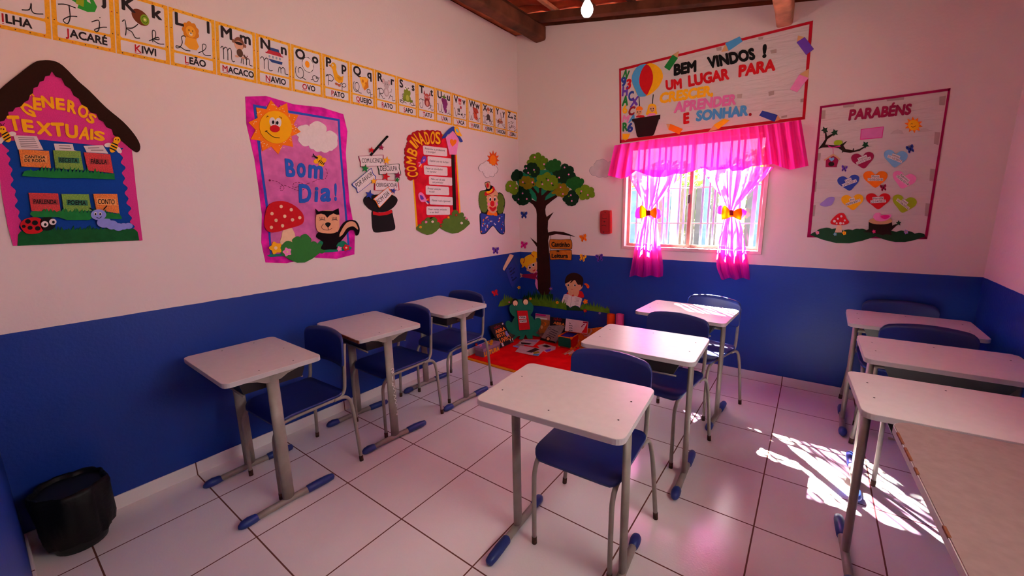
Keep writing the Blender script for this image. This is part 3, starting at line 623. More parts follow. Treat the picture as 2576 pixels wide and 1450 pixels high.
for a, c in zip(li, li[1:]): lo_ += [a, ((a[0] + c[0]) / 2 + 22, (a[1] + c[1]) / 2)]
part('pink_side_strip', t, LW, z, P('130 1385 95 1390 55 1250 10 1000 -15 780 5 650') + smooth(lo_ + [li[-1]], 3, False), FELT, .005, .002)
inn = P('885 690 880 760 900 830 895 905 915 975 920 1050 940 1120 945 1190 965 1250 985 1300')
o_ = []
for a, c in zip(inn, inn[1:]): o_ += [(a[0], a[1]), ((a[0] + c[0]) / 2 - 26, (a[1] + c[1]) / 2), ]
part('pink_side_strip', t, LW, z, smooth(o_ + [inn[-1]], 3, False) + P('1000 1352 1020 1350 975 1000 942 690'), FELT, .005, .002)
rf_out = P('-60 360 0 270 120 170 240 80 300 62 380 65 450 100 560 210 640 280 760 400 880 500 960 590 1000 660 1000 705 975 720 935 695')
rf_in = P('840 610 800 555 740 500 690 445 625 400 565 335 505 265 440 190 372 140 325 175 285 215 240 260 215 310 175 360 110 400 60 430 50 460 0 500 -60 520')
ri = []
for a, c in zip(rf_in, rf_in[1:]): ri += [a, ((a[0] + c[0]) / 2 - 8 * (1 if a[0] > 372 else -1), (a[1] + c[1]) / 2 + 12)]
part('roof', t, LW, z, smooth(rf_out, 3, False) + smooth(ri + [rf_in[-1]], 2, False), BRF, .005, .004)
YF = F('yellow')
for ch, A, B, Cc in [('G', (160, 435), (262, 470), (128, 355)), ('E', (238, 412), (300, 418), (232, 330)), ('^', (205, 318), (250, 322), (198, 288)), ('N', (300, 395), (390, 405), (290, 318)), ('E', (402, 410), (468, 418), (395, 333)), ('R', (480, 425), (545, 446), (482, 345)), ('O', (548, 445), (620, 485), (570, 370)), ('S', (612, 490), (668, 520), (640, 435)),
                     ('T', (70, 560), (160, 560), (45, 462)), ('E', (165, 570), (250, 580), (150, 485)), ('X', (265, 585), (375, 600), (255, 500)), ('T', (375, 602), (470, 602), (362, 512)), ('U', (470, 608), (560, 620), (465, 520)), ('A', (562, 622), (638, 628), (575, 540)), ('I', (645, 625), (668, 628), (645, 555)), ('S', (670, 625), (750, 640), (672, 565))]:
    MB().text(LW, z, ch, A, B, Cc, YF, .005, .003, .045, full=(ch == '^')).build('letter', t)
HB = [('orange', 'CANTIGA\nDE RODA', [(135, 700), (350, 710), (365, 832), (155, 822)], (165, 738, 335, 790)), ('lgreen', 'RECEITA', [(380, 705), (575, 712), (598, 850), (398, 835)], (415, 755, 565, 795)), ('red', 'FÁBULA', [(600, 720), (788, 735), (812, 870), (630, 850)], (640, 765, 775, 805)),
      ('red', 'PARLENDA', [(205, 1010), (415, 1015), (435, 1150), (225, 1140)], (230, 1052, 415, 1092)), ('lgreen', 'POEMA', [(440, 1018), (635, 1020), (655, 1140), (458, 1150)], (475, 1058, 625, 1098)), ('orange', 'CONTO', [(668, 1017), (838, 1018), (855, 1160), (690, 1130)], (690, 1048, 830, 1095))]
for c, w, q, (x0, y0, x1, y1) in HB:
    pk = part('glitter_pocket', t, LW, z, q, glit(c), .005, .014)
    part('pocket_label', pk, LW, z, P(f'{x0} {y0} {x1} {y0 + 6} {x1 + 4} {y1 + 4} {x0 + 4} {y1}'), mat('label_' + c, {'orange': 'e89a50', 'lgreen': '1e6a4a', 'red': 'a0222a'}[c], .6), .019, .001)
    b = MB(); ls = w.split('\n')
    for k, s in enumerate(ls):
        hh = (y1 - y0) * .75 / len(ls); yb = y0 + (y1 - y0) * (k + .88) / len(ls)
        b.text(LW, z, s, (x0 + 10, yb), (x1 - 10, yb + 4), (x0 + 10, yb - hh), F('black'), .02, .0006, .02)
    b.build('pocket_lettering', pk)
def grass(parent, p0, p1, h, n, base, m, off, th, seed=1, name='grass_strip', zz=None, pl=LW): return part(name, parent, pl, zz or z, grassy(p0, p1, h, n, seed, base), m, off, th)
GRS = mat('grass_foam', '1e7a38', .85, .15, var=.15, scale=40)
GD = mat('dark_grass_foam', '17582c', .85, .15, var=.15, scale=40)
grass(t, (160, 880), (820, 905), 75, 26, P('160 890 400 905 600 905 825 915'), GRS, .02, .003, 3)
grass(t, (215, 1165), (870, 1185), 60, 24, P('240 1185 420 1185 480 1205 640 1205 660 1190 870 1200'), GRS, .02, .003, 4)
grass(t, (130, 1310), (985, 1290), 60, 34, P('125 1390 995 1350'), GD, .006, .004, 5)
def bee(parent, cx, cy, s, rot, zz, name='bee', off=.01):
    b = part(name, parent, LW, zz, ell(cx, cy, s, s * .6, rot), F('yellow'), off, .004)
    c, sn = cos(radians(rot)), sin(radians(rot)); T = lambda x, y: (cx + x * c - y * sn, cy + x * sn + y * c)
    m = MB()
    for k in (-.45, 0, .45): m.poly(LW, zz, [T(s * (k - .1), -s * .5), T(s * (k + .1), -s * .5), T(s * (k + .1), s * .5), T(s * (k - .1), s * .5)], F('black'), off + .004, .001)
    m.build('stripe_pattern', b)
    hd = T(-s * 1.15, 0); part('head', b, LW, zz, ell(hd[0], hd[1], s * .55), F('yellow'), off + .002, .004)
    m = MB()
    for dx, dy in ((-.2, -.1), (.2, -.05)): m.poly(LW, zz, ell(hd[0] + s * dx, hd[1] + s * dy, s * .09, s * .13, n=8), F('black'), off + .006, .001)
    m.build('eyes', b)
    for k in (-1, 1):
        w = T(s * .15, k * s * .95); part('wing', b, LW, zz, ell(w[0], w[1], s * .6, s * .35, rot + 60 * k), F('white'), off - .003, .002)
    m = MB()
    for k in (-.3, .3): m.stroke(LW, zz, [(hd[0], hd[1] - s * .4), (hd[0] + k * s, hd[1] - s * .95)], s * .09, F('black'), off + .002, .001)
    m.build('antenna', b)
    return b
bee(t, 45, 605, 48, 60, z); bee(t, 815, 680, 45, 115, z)
lb = part('ladybug', t, LW, z, smooth(P('145 1245 175 1200 250 1185 300 1205 310 1270 270 1300 190 1300')), F('red'), .012, .005)
part('head', lb, LW, z, smooth(P('290 1205 340 1180 390 1200 395 1250 350 1280 300 1270')), F('black'), .011, .006)
b = MB()
for x, y, r in ((200, 1215, 20), (250, 1225, 22), (215, 1260, 18), (270, 1265, 20), (170, 1250, 14)): b.poly(LW, z, ell(x, y, r, r * .8), F('black'), .017, .001)
b.build('spot_pattern', lb)
for x, y in ((320, 1235), (378, 1218)): e = part('eye', lb, LW, z, ell(x, y, 26, 22), F('white'), .018, .002); part('pupil', e, LW, z, ell(x + 4, y + 2, 10, 10), F('black'), .02, .001)
MB().stroke(LW, z, P('330 1185 290 1160 220 1165'), 7, F('black'), .012, .002).stroke(LW, z, P('350 1180 355 1150 365 1120'), 7, F('black'), .012, .002).build('antenna', lb)
cp = part('caterpillar', t, LW, z, ell(705, 1167, 55, 38), F('lav'), .02, .005)
for k, (x, y, r) in enumerate(((745, 1222, 52), (800, 1240, 45), (848, 1255, 38), (885, 1250, 32), (920, 1247, 30))): part('body_segment', cp, LW, z, ell(x, y, r, r * .72), F('lav'), .0185 - .002 * k, .004)
b = MB().stroke(LW, z, P('660 1130 640 1118'), 8, F('black'), .02, .002).stroke(LW, z, P('740 1130 765 1102'), 8, F('black'), .02, .002); b.build('antenna', cp)
b = MB()
for x in (683, 717): b.poly(LW, z, ell(x, 1160, 10, 13), F('white'), .025, .001).poly(LW, z, ell(x, 1163, 6, 8), F('black'), .026, .001)
b.stroke(LW, z, P('690 1185 710 1192 728 1180'), 4, F('black'), .025, .001).build('face', cp)
PAPER = mat('printed_paper', 'ddd0d2', .7, .2, var=.03); TXT = mat('tiny_print', '5a4a52', .7, .2, var=0)
def papersheet(q, lines, lab, th=.002, tint=PAPER, off=.008):
    o = tag(part('paper_sheet', None, LW, z, q, tint, off, th), lab, 'paper', 'sheets in the poster pockets')
    b = MB()
    for a, c in lines: b.stroke(LW, z, [a, c], 4, TXT, off + th, .0004)
    if lines: b.build('printed_lines', o)
papersheet(P('95 598 262 605 310 702 128 700'), [((130 + 4 * k, 615 + 13 * k), (245 + 6 * k, 619 + 13 * k)) for k in range(6)], 'printed song sheet with orange edge standing in the CANTIGA DE RODA pocket')
papersheet(P('385 658 520 662 530 705 555 712 395 706'), [((420, 672), (500, 676)), ((425, 690), (510, 694))], 'small recipe sheet poking out of the green RECEITA pocket')
papersheet(P('598 675 735 668 775 730 620 720'), [((630, 690), (710, 688)), ((650, 705), (740, 705))], 'folded sheet poking out of the red FÁBULA pocket')

# ================================================================ 'Bom Dia!' poster
z = fr(600, 230, 3.222)
t = thing('wall_poster', 'tall pink Bom Dia! poster with a sun, red mushroom and skunk', 'poster', tuple(LW.cast(755, 450)))
TIE = mat('tie_dye_pink_fabric', 'd0209a', .9, .1, var=.45, scale=13); PALE = mat('pale_pink_felt', 'd06aaa', .9, .1, var=.16, scale=16)
part('border', t, LW, z, smooth(P('55 42 450 105 850 185 870 500 900 900 940 1322 600 1348 220 1388 190 1000 130 550'), 2), TIE, 0, .002)
part('blue_trim', t, LW, z, P('118 105 820 225 830 420 900 1250 905 1290 258 1345 230 1000 170 560'), mat('blue_trim_felt', '2f55b8', .9, .1), .002, .001)
part('pink_panel', t, LW, z, P('148 130 804 240 815 440 884 1250 890 1280 270 1320 250 1000 190 560'), PALE, .003, .001)
sn = part('sun', t, LW, z, [(293 + x * 215, 290 + y * 222) for x, y in rays(0, 0, 1, .72, 10, -98)], mat('dotted_orange_foam', 'f0780e', .8, .2, var=.05), .004, .005)
b = MB(); rd = random.Random(5)
for i in range(60):
    a = rd.random() * 6.28; r = rd.uniform(142, 180); b.poly(LW, z, ell(293 + r * cos(a), 290 + r * 1.03 * sin(a), 4, n=6), F('cream'), .009, .0004)
b.build('dot_pattern', sn)
fc = part('sun_face', sn, LW, z, ell(302, 290, 137, 128, 50), mat('yellow_sun_face', 'f4b008', .8, .2, var=.04), .009, .005)
MB().poly(LW, z, ell(277, 250, 26, 40, -10), F('white'), .014, .001).poly(LW, z, ell(322, 255, 26, 40, 5), F('white'), .014, .001).poly(LW, z, ell(281, 250, 10, 15), F('black'), .015, .001).poly(LW, z, ell(315, 255, 10, 15), F('black'), .015, .001).build('eyes', fc)
part('nose', fc, LW, z, ell(296, 302, 40, 29, 8), F('red'), .015, .004)
b = MB().stroke(LW, z, P('222 318 250 345 285 370 335 377'), 5, F('black'), .014, .001).stroke(LW, z, P('215 325 235 320'), 5, F('black'), .014, .001).stroke(LW, z, P('228 212 235 200 242 205'), 4, F('black'), .014, .001).stroke(LW, z, P('330 205 345 210 350 222'), 4, F('black'), .014, .001)
b.build('smile', fc)
part('cloud', t, LW, z, scal(P('470 320 525 275 575 285 590 262 680 258 712 330 770 330 800 400 770 470 740 480 670 485 610 470 570 440 500 420 490 370'), .22), F('white'), .004, .004)
BT = mat('blue_letter_felt', '2f62c0', .9, .1)
for ch, A, B, Cc in [('B', (388, 690), (468, 700), (362, 540)), ('o', (478, 697), (550, 703), (470, 575)), ('m', (566, 703), (690, 714), (560, 590)), ('D', (492, 905), (598, 903), (476, 750)), ('i', (618, 898), (655, 898), (610, 775)), ('a', (665, 897), (752, 897), (660, 780)), ('!', (780, 890), (805, 890), (770, 745))]:
    MB().text(LW, z, ch, A, B, Cc, BT, .004, .004, .035, .12, True).build('letter', t)
b = MB(); pth = smooth(P('250 722 300 728 345 752 370 785 345 808 340 775 370 762 430 785 470 800 520 800 540 770 500 740 450 745 455 780 600 735 640 715 700 710 720 670 705 620'), 6, False)
for i in range(0, len(pth) - 2, 3): b.stroke(LW, z, [pth[i], pth[i + 1], pth[i + 2]], 4, mat('maroon_thread', '6a1238', .9), .004, .0005, 1)
b.poly(LW, z, ell(253, 722, 8), mat('maroon_thread', '6a1238'), .004, .001).build('stitched_flight_line', t)
be = part('bee', t, LW, z, ell(668, 572, 34, 16, 52), F('yellow'), .005, .006)
for x, y, r in ((655, 540, 25), (690, 558, 24), (632, 568, 22), (672, 592, 24)): part('wing', be, LW, z, ell(x, y, r, r * .85), F('yellow'), .004, .004)
b = MB()
for k in (0, .3, .6, .9): b.stroke(LW, z, [(648 + 40 * k, 575 + 25 * k), (664 + 36 * k, 556 + 25 * k)], 7, F('black'), .011, .001)
b.build('stripe_pattern', be); MB().stroke(LW, z, P('640 545 612 530 595 532'), 6, F('black'), .01, .002).stroke(LW, z, P('645 540 612 520 610 505'), 6, F('black'), .01, .002).build('antenna', be)
mh = part('mushroom', t, LW, z, smooth(P('215 1020 240 930 300 893 380 893 460 930 520 990 530 1050 500 1085 400 1115 300 1143 240 1135 212 1090')), F('red'), .01, .005)
part('stem', mh, LW, z, smooth(P('365 1120 435 1110 465 1200 440 1240 340 1240 350 1180'), 2), F('cream'), .005, .004)
for x, y in ((346, 934), (428, 960), (272, 992), (375, 1013), (497, 1024), (305, 1046), (438, 1042), (357, 1090), (267, 1103)): part('dot', mh, LW, z, ell(x, y, 13, 14), F('cream'), .015, .002)
part('bush', t, LW, z, scal(P('350 1320 360 1240 440 1225 450 1190 510 1190 515 1165 575 1180 585 1225 640 1235 680 1250 700 1300 660 1310'), .25), F('grass'), .009, .004)
part('bush', t, LW, z, smooth(P('258 1342 265 1320 400 1325 600 1290 640 1250 665 1210 780 1230 850 1210 890 1250 905 1285 600 1315'), 2), F('teal'), .006, .003)
sk = part('skunk', t, LW, z, smooth(P('632 1180 650 1145 700 1150 780 1140 815 1150 818 1210 795 1250 800 1280 740 1282 690 1285 668 1270 690 1230 672 1210')), mat('black_felt', '140c10', .9, .1), .011, .004)
part('tail', sk, LW, z, smooth(P('800 1170 840 1080 890 1045 950 1050 980 1100 978 1150 955 1170 940 1130 900 1130 860 1180 815 1225')), mat('black_felt', '140c10'), .010, .004)
part('tail_stripe', sk, LW, z, smooth(P('812 1180 850 1100 890 1058 940 1060 965 1100 966 1120 930 1095 880 1110 845 1160')), F('skin'), .014, .001)
hd = part('head', sk, LW, z, smooth(P('628 1050 640 990 700 965 760 968 815 1000 818 1050 815 1120 770 1150 700 1150 640 1130'), 3), F('skin'), .015, .004)
part('hair', hd, LW, z, P('622 950 650 975 680 968 730 970 765 970 812 948 818 1000 800 1002 770 990 740 1005 720 1025 700 1000 670 992 632 1000'), mat('black_felt', '140c10'), .019, .002)
b = MB().poly(LW, z, smooth(P('703 1075 725 1062 748 1072 740 1090 725 1102')), F('black'), .019, .003).stroke(LW, z, P('725 1100 728 1125'), 4, F('black'), .019, .001).stroke(LW, z, P('690 1075 672 1100 690 1120 728 1125 760 1110'), 3, F('dbrown'), .019, .001)
for x in (655, 755):
    for k in range(4): b.stroke(LW, z, [(x + 8 + 11 * k, 1040), (x + 4 + 12 * k, 1020)], 3, F('black'), .019, .001)
    b.stroke(LW, z, [(x, 1045), (x + 25, 1040), (x + 50, 1045)], 4, F('black'), .019, .001)
b.build('face', hd)
def flower(parent, pl, zz, cx, cy, r, c, cc='cream', off=.012, name='flower'):
    f = part(name, parent, pl, zz, scal(ell(cx, cy, r * .72, n=5), .55, 6), F(c), off, .003)
    part('flower_center', f, pl, zz, ell(cx, cy, r * .28, n=10), F(cc), off + .003, .002); return f
for x, y, r, c in ((302, 1270, 52, 'yellow'), (395, 1302, 36, 'lpink'), (818, 1277, 21, 'lpink'), (874, 1268, 28, 'red')): flower(t, LW, z, x, y, r, c)

# ================================================================ hat with polite words
z = fr(880, 330, 5.371)
t = thing('wall_cutout', 'black top hat cutout with a red band, below the polite-word signs', 'wall decoration', tuple(LW.cast(965, 530)))
BK = mat('black_foam', '0c080a', .7, .2, var=0)
part('brim', t, LW, z, smooth(P('185 945 200 895 260 868 340 860 500 850 590 870 640 910 640 960 590 1030 500 1085 400 1095 290 1070 210 1000')), BK, .004, .004)
part('crown', t, LW, z, smooth(P('302 1075 400 1100 500 1090 565 1065 580 1120 600 1220 615 1300 590 1340 480 1360 350 1372 312 1330 300 1230')), BK, .0, .004)
part('hat_band', t, LW, z, P('312 1085 380 1100 470 1096 565 1062 575 1105 500 1135 400 1145 315 1130'), F('red'), .004, .002)
SIGNS = [('COM LICENÇA', 'wine', P('118 345 150 335 430 322 455 330 458 370 480 395 482 460 460 470 170 482 140 475 138 420'), (165, 430), (452, 425), (160, 370)), ('DESCULPA', 'dgreen', P('375 475 420 470 640 440 672 450 672 500 690 550 688 582 640 575 420 588 395 585 390 530'), (415, 538), (642, 535), (410, 475)),
         ('POR FAVOR', 'navy', P('30 715 60 690 270 515 300 518 315 570 352 610 350 640 320 672 130 825 100 825 85 780 40 740'), (95, 775), (312, 600), (72, 715)), ('OBRIGADO(A)', 'red', P('340 690 350 660 380 655 620 665 650 670 660 700 668 770 665 800 600 795 360 800 335 785'), (360, 752), (640, 755), (360, 700)),
         ('BOM DIA', 'orange', P('320 925 335 905 510 760 530 765 545 800 582 830 578 850 420 1020 395 1030 375 1000 350 950'), (388, 988), (542, 855), (358, 935))]
for i, (s, c, q, A, B, Cc) in enumerate(SIGNS):
    o = tag(part('word_sign', None, LW, z, smooth(q, 3), F(c), .003 + .003 * i, .0025), f'wavy paper sign with {dict(wine="wine red", dgreen="green", navy="blue", red="red", orange="orange")[c]} outline reading {s.upper()}', 'sign', 'polite word signs above the hat')
    cx = sum(x for x, y in q) / len(q); cy = sum(y for x, y in q) / len(q)
    ins = []
    for x, y in q:
        d = sqrt((x - cx) ** 2 + (y - cy) ** 2); ins.append((x - (x - cx) / d * 11, y - (y - cy) / d * 11))
    part('white_face', o, LW, z, smooth(ins, 3), F('white'), .0055 + .003 * i, .0006)
    MB().text(LW, z, s, A, B, Cc, F('black'), .0061 + .003 * i, .0008, .0).build('lettering', o)
for x, y, r, c, lab in ((295, 255, 44, 'red', 'small red star left of the magic wand'), (430, 222, 42, 'wine', 'magenta star right of the magic wand'), (500, 397, 56, 'yellow', 'yellow star at the end of the COM LICENÇA sign'), (210, 505, 58, 'green', 'green star between COM LICENÇA and POR FAVOR signs'), (490, 615, 60, 'red', 'red star between DESCULPA and OBRIGADO signs'), (652, 598, 52, 'wine', 'magenta star at the right end of the DESCULPA sign'),
                       (643, 660, 40, 'green', 'small green star at the right end of the OBRIGADO sign'), (325, 678, 44, 'yellow', 'yellow star at the left end of the OBRIGADO sign'), (268, 858, 66, 'navy', 'blue star on the left of the hat brim'), (592, 808, 42, 'navy', 'small blue star right of the BOM DIA sign')):
    o = tag(part('star', None, LW, z, star(x, y, r, .42, 5, -88 + (x % 17), .95), F(c), .019, .003), lab, 'star', 'foam stars around the hat')
o = tag(MB().stroke(LW, z, [(282, 328), (510, 72)], 28, BK, .004, .006).poly(LW, z, ell(507, 76, 16), BK, .004, .006).build('magic_wand'), 'black magic wand cutout pointing at the COM LICENÇA sign', 'wand')

# ================================================================ 'COMBINADOS' poster
z = fr(1010, 310, 5.178)
t = thing('wall_poster', 'red COMBINADOS rules poster with a birdhouse and white strips', 'poster', tuple(LW.cast(1095, 450)))
REDF = mat('red_felt_panel', 'd0142a', .85, .15, var=.25, scale=14)
part('yellow_backing', t, LW, z, P('120 300 140 120 560 150 720 380 772 1185 600 1330 192 1392 150 760'), F('yellow'), 0, .002)
part('red_panel', t, LW, z, P('130 320 180 130 560 170 705 400 755 1190 600 1310 215 1360 165 740'), REDF, .002, .002)
part('scalloped_arch', t, LW, z, scal(P('80 700 55 650 60 590 45 540 45 480 55 420 45 370 60 310 70 280 85 240 80 180 130 150 180 110 240 105 300 100 370 100 440 105 490 100 520 130 530 170 520 230 500 280 430 270 360 285 290 270 240 300 200 350 190 420 190 500 190 560 215 620 215 690 150 735 100 740'), .22), mat('dark_red_felt', 'a4101e', .85, .15), .004, .003)
for ch, A, B, Cc in [('C', (212, 640), (212, 700), (82, 640)), ('O', (195, 560), (195, 628), (70, 560)), ('M', (190, 470), (180, 545), (62, 440)), ('B', (190, 440), (205, 375), (70, 355)), ('I', (190, 335), (212, 315), (100, 240)), ('N', (215, 310), (250, 260), (130, 185)), ('A', (262, 285), (325, 272), (195, 130)), ('D', (330, 275), (380, 275), (290, 115)), ('O', (375, 270), (435, 270), (380, 110)), ('S', (445, 265), (510, 275), (440, 112))]:
    if ch in 'CO' and A[0] in (212, 195): A, B, Cc = (A[0], B[1]), (A[0], A[1]), (Cc[0], B[1])
    if ch == 'M': A, B, Cc = (180, 545), (190, 455), (62, 520)
    if ch == 'B': A, B, Cc = (188, 440), (215, 370), (72, 375)
    MB().text(LW, z, ch, A, B, Cc, F('yellow'), .007, .003, .02).build('letter', t)
RT_ = [('Respeitar a professora\ne os amigos!', '280 300 290 292 585 325 592 335 596 425 585 432 300 412 288 400'), ('Esperar sua vez de falar!', '340 440 350 430 640 460 648 470 648 560 635 565 355 545 343 530'), ('Fazer as atividades\nno capricho!', '290 560 300 550 590 575 598 585 600 680 590 688 310 670 298 660'), ('Não sair da sala\nsem permissão!', '358 700 370 690 655 710 662 722 662 810 650 815 370 800 360 790'),
       ('Prestar atenção\nna aula!', '315 825 325 813 610 832 618 845 622 930 612 940 330 932 318 920'), ('Manter a sala organizada!', '368 960 380 948 660 965 668 975 670 1062 660 1070 380 1060 370 1048'), ('Fazer muitas amizades\ne ser feliz!', '325 1095 335 1085 620 1090 630 1100 632 1185 620 1195 340 1198 328 1185')]
for w, q in RT_:
    q = P(q); s_ = part('rule_strip', t, LW, z, q, F('white'), .004, .0015)
    b = MB(); ls = w.split('\n'); x0 = q[0][0] + 25; x1 = q[3][0] - 28; y0 = q[1][1] + 10; sl_ = (q[2][1] - q[1][1]) / (q[2][0] - q[1][0])
    for k, l in enumerate(ls):
        xe = x0 + (x1 - x0) * min(1, len(l) / 22); xs = x0 + (20 if k else 0); yb = y0 + (38 if len(ls) > 1 else 58) + 40 * k
        b.text(LW, z, l, (xs, yb), (xe, yb + sl_ * (xe - xs)), (xs, yb - 24), F('black'), .0055, .0004, 0, .25)
    b.build('handwriting', s_)
bh = part('birdhouse', t, LW, z, P('578 185 640 140 668 105 700 130 750 215 735 290 718 412 628 408'), F('lpink'), .006, .004)
part('birdhouse_roof', bh, LW, z, smooth(P('530 185 600 95 660 48 690 50 720 110 790 215 798 240 775 250 745 200 700 130 668 100 630 135 600 150 575 190 545 200'), 2), F('navy'), .01, .003)
part('heart', bh, LW, z, heart(672, 257, 85, 100, 8), F('orange'), .01, .002)
part('birdhouse_post', t, LW, z, P('652 405 692 410 715 1130 675 1130'), F('dbrown'), .005, .003)
part('leaf', bh, LW, z, smooth(P('690 70 700 45 740 55 760 110 788 165 740 165 705 130')), F('yellow'), .013, .002)
part('leaf', bh, LW, z, smooth(P('708 85 725 75 745 105 748 120 725 118')), F('sky'), .015, .001)
for nm, bd, wing, tail, wc in (('bird', P('262 470 280 435 310 430 325 460 310 500 270 525 250 520'), P('280 480 300 468 302 490 285 500'), [('lpink', P('255 512 225 508 215 520 250 528')), ('white', P('250 525 222 565 235 568 262 535')), ('orange', P('258 535 250 575 265 578 270 540'))], 'purple'), ('bird', P('222 930 250 900 290 930 320 985 330 1010 270 1030 235 990'), P('240 940 275 950 290 990 255 995'), [('orange', P('320 1000 350 980 355 995 325 1015')), ('navy', P('322 1010 365 1025 360 1045 330 1030')), ('white', P('318 1012 355 1055 342 1060 312 1025'))], 'lpink')):
    bb = part(nm, t, LW, z, smooth(bd), F(wc), .0065, .003)
    part('wing', bb, LW, z, smooth(wing), F('lpink' if wc == 'purple' else 'purple'), .0095, .001)
    for c, q in tail: part('tail_feather', bb, LW, z, q, F(c), .006, .002)
GB = mat('green_bush_foam', '54742a', .85, .15, var=.1)
part('bush', t, LW, z, scal(P('200 1390 215 1340 270 1320 275 1275 320 1280 320 1240 375 1245 390 1270 405 1235 450 1240 460 1290 500 1310 510 1350'), .28), GB, .006, .003)
part('bush', t, LW, z, scal(P('500 1365 545 1300 545 1265 610 1250 610 1215 668 1210 675 1150 700 1132 740 1170 750 1195 800 1165 800 1230 850 1230 860 1270 885 1290 885 1320'), .25), GB, .008, .003)
for x, y, c in ((322, 1290, 'lpink'), (407, 1285, 'white'), (250, 1355, 'yellow'), (515, 1340, 'dred'), (613, 1228, 'orange'), (715, 1198, 'dred'), (845, 1242, 'lpink'), (785, 1302, 'white')): flower(t, LW, z, x, y, 17, c, 'yellow' if c != 'yellow' else 'red', .011)

# ================================================================ small sun and cloud, clown, purple butterfly, book on the left wall
z = fr(1190, 360, 6.04)
t = thing('wall_cutout', 'small orange sun peeking over a white cloud, above the clown', 'wall decoration', tuple(LW.cast(1232, 410)))
part('sun', t, LW, z, [(305 + 98 * x, 250 + y * 140) for x, y in rays(0, 0, 1, .6, 11, -90)], F('dorange'), .001, .002)
part('sun_disc', t, LW, z, ell(303, 262, 48, 78), F('orange'), .003, .001)
CL = scal(P('90 410 100 340 150 310 175 295 200 272 250 310 290 345 330 345 370 380 372 430 330 470 310 510 280 510 250 500 220 530 185 510 165 460 140 430'), .2)
part('cloud_outline', t, LW, z, CL, F('dbrown'), .004, .001)
part('cloud', t, LW, z, [(235 + (x - 235) * .965, 400 + (y - 400) * .975) for x, y in CL], F('white'), .005, .0006)
t = thing('wall_cutout', 'clown face cutout with green hair and a dotted blue bow tie', 'wall decoration', tuple(LW.cast(1238, 530)))
part('outline', t, LW, z, smooth(P('180 605 210 588 255 590 268 640 305 655 330 700 380 755 400 750 440 770 470 820 488 900 475 1000 455 1070 485 1080 480 1200 485 1330 470 1385 420 1385 370 1340 310 1265 260 1300 200 1370 150 1388 115 1370 105 1250 100 1090 125 1055 95 960 85 850 105 740 170 715 200 700 185 650')), BK, 0, .002)
part('face', t, LW, z, smooth(P('205 800 260 740 330 715 380 770 385 900 375 1000 330 1065 280 1065 225 1010 205 900')), F('skin'), .002, .002)
part('neck', t, LW, z, P('225 1035 360 1050 375 1110 210 1095'), F('orange'), .002, .001)
for q in ('100 780 115 740 150 730 200 735 205 780 200 830 205 880 210 940 215 990 200 1040 170 1055 130 1030 110 970 95 900 95 840', '380 790 400 765 440 790 465 850 475 910 460 960 465 1010 440 1060 400 1075 375 1030 385 940 390 870'): part('hair', t, LW, z, scal(P(q), .18), mat('olive_foam', '5a7428', .85, .15), .004, .003)
h_ = part('hat', t, LW, z, smooth(P('175 780 190 740 240 745 290 700 300 660 330 690 320 740 280 770 220 795 185 800')), F('red'), .005, .003)
part('hat_band', h_, LW, z, smooth(P('205 735 250 730 290 690 300 720 260 760 215 765')), F('yellow'), .008, .001)
part('hat_crown', h_, LW, z, smooth(P('185 620 205 600 255 600 262 650 250 695 215 690')), F('tan'), .006, .002)
part('hat_feather', h_, LW, z, ell(222, 645, 20, 36), F('red'), .008, .001)
b = MB()
for x in (262, 330): b.poly(LW, z, ell(x, 850, 18, 30, 10), F('white'), .004, .0006).poly(LW, z, ell(x, 858, 13, 22, 10), F('black'), .0046, .0006)
b.build('eyes', t)
MB().stroke(LW, z, P('222 812 250 795 272 808'), 7, mat('olive_foam', '5a7428'), .004, .001).stroke(LW, z, P('318 800 345 795 362 815'), 7, mat('olive_foam', '5a7428'), .004, .001).build('eyebrows', t)
part('nose', t, LW, z, ell(297, 922, 29, 44), F('red'), .004, .005)
MB().poly(LW, z, ell(237, 927, 14, 22), F('lpink'), .004, .001).poly(LW, z, ell(360, 922, 14, 22), F('lpink'), .004, .001).build('cheeks', t)
m_ = part('mouth', t, LW, z, smooth(P('245 975 265 965 300 985 335 965 355 970 345 1005 305 1042 265 1015')), F('red'), .004, .001)
MB().stroke(LW, z, P('262 985 300 1010 340 985'), 6, F('dred'), .005, .0006).build('lip_line', m_)
bw = part('bow_tie', t, LW, z, smooth(P('112 1085 140 1070 220 1090 270 1105 310 1098 350 1115 400 1085 460 1072 480 1095 472 1200 480 1300 465 1370 420 1372 350 1300 310 1255 270 1270 200 1355 140 1375 118 1330 122 1200'), 3), F('navy'), .006, .003)
b = MB(); rd = random.Random(9)
for i in range(58):
    x, y = rd.uniform(125, 470), rd.uniform(1090, 1360)
    if y > 1235 and abs(x - 308) < (y - 1225) * 1.1: continue
    if y < 1110 and abs(x - 308) < 90: continue
    b.poly(LW, z, ell(x, y, rd.uniform(5, 11), rd.uniform(8, 14), n=8), F(rd.choice(['white', 'lpink', 'red', 'orange', 'sky', 'cream', 'dred'])), .009, .0006)
b.build('dot_pattern', bw)
